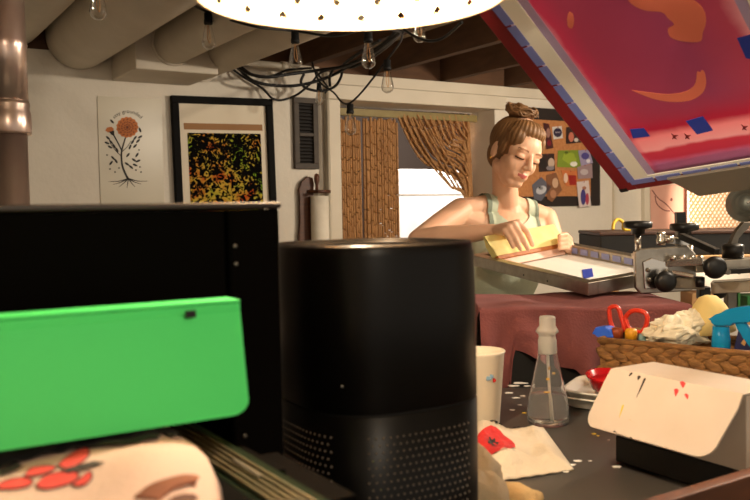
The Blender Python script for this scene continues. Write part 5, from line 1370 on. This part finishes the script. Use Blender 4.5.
hand = (np.linalg.norm(fcn - np.array(Wr), axis=1) < .19) & (fcn[:, 1] < 2.70) | ((np.linalg.norm(fcn - np.array(Wr2), axis=1) < .13) & (fcn[:, 1] < 2.84))
sq = (fcn - np.array(Rsh)) @ np.array(sa) / (Lsh - Rsh).length
fs = (fcn - np.array(mid)) @ np.array(sfw)
zl = fcn[:, 2] - (Rsh.z + (Lsh.z - Rsh.z) * sq)
frontf = fs > 0
neck_z = np.where(frontf, -.040 + .6 * (np.abs(sq - .53) * .32) ** 1.35 * 3, -.03)
inner = (sq > .36) & (sq < .72)
strap = ((sq > .235) & (sq <= .37)) | ((sq >= .71) & (sq < .84))
armhole_z = np.where(sq < .235, -.125 + .55 * np.clip(sq - .0, 0, 1) * .35, -.125 + .55 * np.clip(1 - sq, 0, 1) * .35)
tank = np.where(inner, zl < neck_z, np.where(strap, zl < .062, zl < armhole_z)) & ~arm & ~hand & (fcn[:, 2] > .83) & (fz < -.135) & (fs < .15)
sage = mat('sage_cotton', (200, 210, 188), .85, col2=(190, 200, 178), scale=14, bump=.1, bscale=120)
tg_ = obj('tank_top', garment('tank_top', tank, .0055, sage), sage, root)
trim_sel = tank & (((sq > .235) & (sq < .285) | (sq > .80) & (sq < .84)) & (zl > -.14))
obj('armhole_binding', garment('b', trim_sel, .0075, sage), mat('grey_green_binding', (128, 138, 122), .85), tg_)
pants = (fcn[:, 2] < .88) & (fcn[:, 2] > .10) & ~arm & ~hand
obj('trousers', garment('trousers', pants, .008, None), mat('dark_denim', (40, 44, 58), .9), root)
shoe = fcn[:, 2] < .085
obj('shoes', garment('shoes', shoe, .006, None), blackm, root)

# hair
hairm = mat('brown_hair', (134, 96, 58), .55, col2=(98, 68, 40), scale=10, mix=.5, spec=.4)
hb = MB()
def HH(c, rx, ry, rz, wob=0): hb.ell(H(*c), rx * HK, ry * HK, rz * HK, X=HL, Y=Ff, Zv=HU, seg=36, rin=24, wob=wob)
HH((0, -.020, .034), .0825, .0935, .083)
HH((.0, .024, .078), .064, .050, .036)                             # swept fringe
HH((-.047, .026, .050), .030, .047, .038); HH((.047, .020, .046), .027, .044, .040)
HH((-.071, .012, .012), .010, .024, .034); HH((.073, .006, .016), .009, .02, .03)
HH((0, -.06, -.02), .055, .045, .06)
bmesh.ops.recalc_face_normals(hb.b, faces=hb.b.faces[:])
me = bpy.data.meshes.new('h'); hb.b.to_mesh(me); hb.b.free(); tmp = bpy.data.objects.new('h', me); COL.objects.link(tmp)
md = tmp.modifiers.new('r', 'REMESH'); md.mode = 'VOXEL'; md.voxel_size = .0026; md.use_smooth_shade = True
md = tmp.modifiers.new('s', 'SMOOTH'); md.factor = .5; md.iterations = 8
dg = bpy.context.evaluated_depsgraph_get(); hme = bpy.data.meshes.new_from_object(tmp.evaluated_get(dg)); bpy.data.objects.remove(tmp)
mb = MB(); mb.b.from_mesh(hme)
for f in mb.b.faces: f.smooth = True
top = H(0, -.03, .13)
for v in mb.b.verts:                                               # combed grooves running towards the bun
    d = v.co - top; a = math.atan2(d.dot(HL), d.dot(Ff)); v.co += v.normal * .0011 * (math.sin(a * 42 + 3 * noise.noise(v.co * 20)) + .7 * noise.noise(V((a * 14, d.length * 6, 0))))
hair = obj('hair', mb, hairm, root)
mb = MB(); bc_ = H(-.014, -.035, .128); rnd = random.Random(3)
mb.ell(bc_ - HU * .004, .045, .042, .028, X=HL, Y=Ff, Zv=HU, wob=.4)
for i in range(60):
    a0 = rnd.uniform(0, 2 * PI); tl_ = rnd.uniform(-.5, .5); R_ = rnd.uniform(.034, .050); pts = []
    for k in range(9):
        a = a0 + k * .42; pts.append(bc_ + HL * R_ * 1.12 * math.cos(a) + Ff * R_ * math.sin(a) * .95 + HU * (rnd.uniform(-.004, .004) + R_ * .62 * math.sin(a * 1.0 + tl_ * 4) * tl_ + rnd.uniform(-.006, .012)))
    mb.tube(pts, lambda u: .0034 * (1 - abs(2 * u - 1) ** 3) + .0006, seg=6, n=4)
for i in range(26):                                                # loose ends
    a = rnd.uniform(0, 2 * PI); st = bc_ + HL * .044 * math.cos(a) + Ff * .04 * math.sin(a); o_ = HL * math.cos(a) + Ff * math.sin(a)
    mb.tube([st, st + o_ * .01 + HU * rnd.uniform(.004, .016), st + o_ * rnd.uniform(.012, .022) + HU * rnd.uniform(-.004, .02)], .0009, seg=5, n=4)
obj('bun', mb, hairm, hair)
mb = MB(); mb.ell(H(-.083, .0, -.042), .003, .003, .005, seg=10, rin=6); obj('earring', mb, mat('gold', (200, 150, 70), .3, 1), root)

# ================================================================== lights
def area(name, loc, target, size, watts, col, spread=PI):
    l = bpy.data.lights.new(name, 'AREA'); l.shape = 'DISK'; l.size = size; l.energy = watts; l.color = col; l.spread = spread
    o = bpy.data.objects.new(name, l); COL.objects.link(o); o.location = loc
    o.rotation_euler = (V(target) - V(loc)).to_track_quat('-Z', 'Y').to_euler(); return o
def point(name, loc, r, watts, col):
    l = bpy.data.lights.new(name, 'POINT'); l.shadow_soft_size = r; l.energy = watts; l.color = col
    o = bpy.data.objects.new(name, l); COL.objects.link(o); o.location = loc; return o
warm = (1, .74, .46)
point('pendant_lamp_light', (LC.x, LC.y, LZ + .022), .02, 20, (1, .84, .62))
point('fill_light_behind', (.7, -.5, 1.88), .08, 30, (1, .85, .66))  # added fill behind the camera, no fixture belongs to it
point('fill_light_middle', (1.9, 2.9, 1.84), .07, 130, (1, .86, .68))  # unseen fill added to brighten the back wall and doorway
sp = bpy.data.lights.new('work_lamp_light', 'SPOT'); sp.energy = 70; sp.color = (1, .84, .62); sp.spot_size = math.radians(85); sp.spot_blend = .6; sp.shadow_soft_size = .03
o = bpy.data.objects.new('work_lamp_light', sp); COL.objects.link(o); o.location = lp + ld * .03; o.rotation_euler = ld.to_track_quat('-Z', 'Y').to_euler()
area('back_room_light', W((pt0 + pt1) / 2, -.45, 2.1), W((pt0 + pt1) / 2, -.75, 1.2), .3, 30, (1, .93, .86))
point('fill_light_press', (1.35, 1.9, 1.9), .07, 36, (1, .86, .68))  # extra fill out of view, added to lift the screen mesh
wd = bpy.data.worlds.new('world'); S.world = wd; wd.use_nodes = True
wd.node_tree.nodes['Background'].inputs['Color'].default_value = (1, .87, .71, 1); wd.node_tree.nodes['Background'].inputs['Strength'].default_value = .74
S.view_settings.view_transform = 'Standard'; S.view_settings.look = 'None'; S.view_settings.gamma = 1; S.view_settings.exposure = 0
S.view_settings.use_curve_mapping = False
S.cycles.use_denoising = True
S.cycles.max_bounces = 10; S.cycles.sample_clamp_indirect = 6
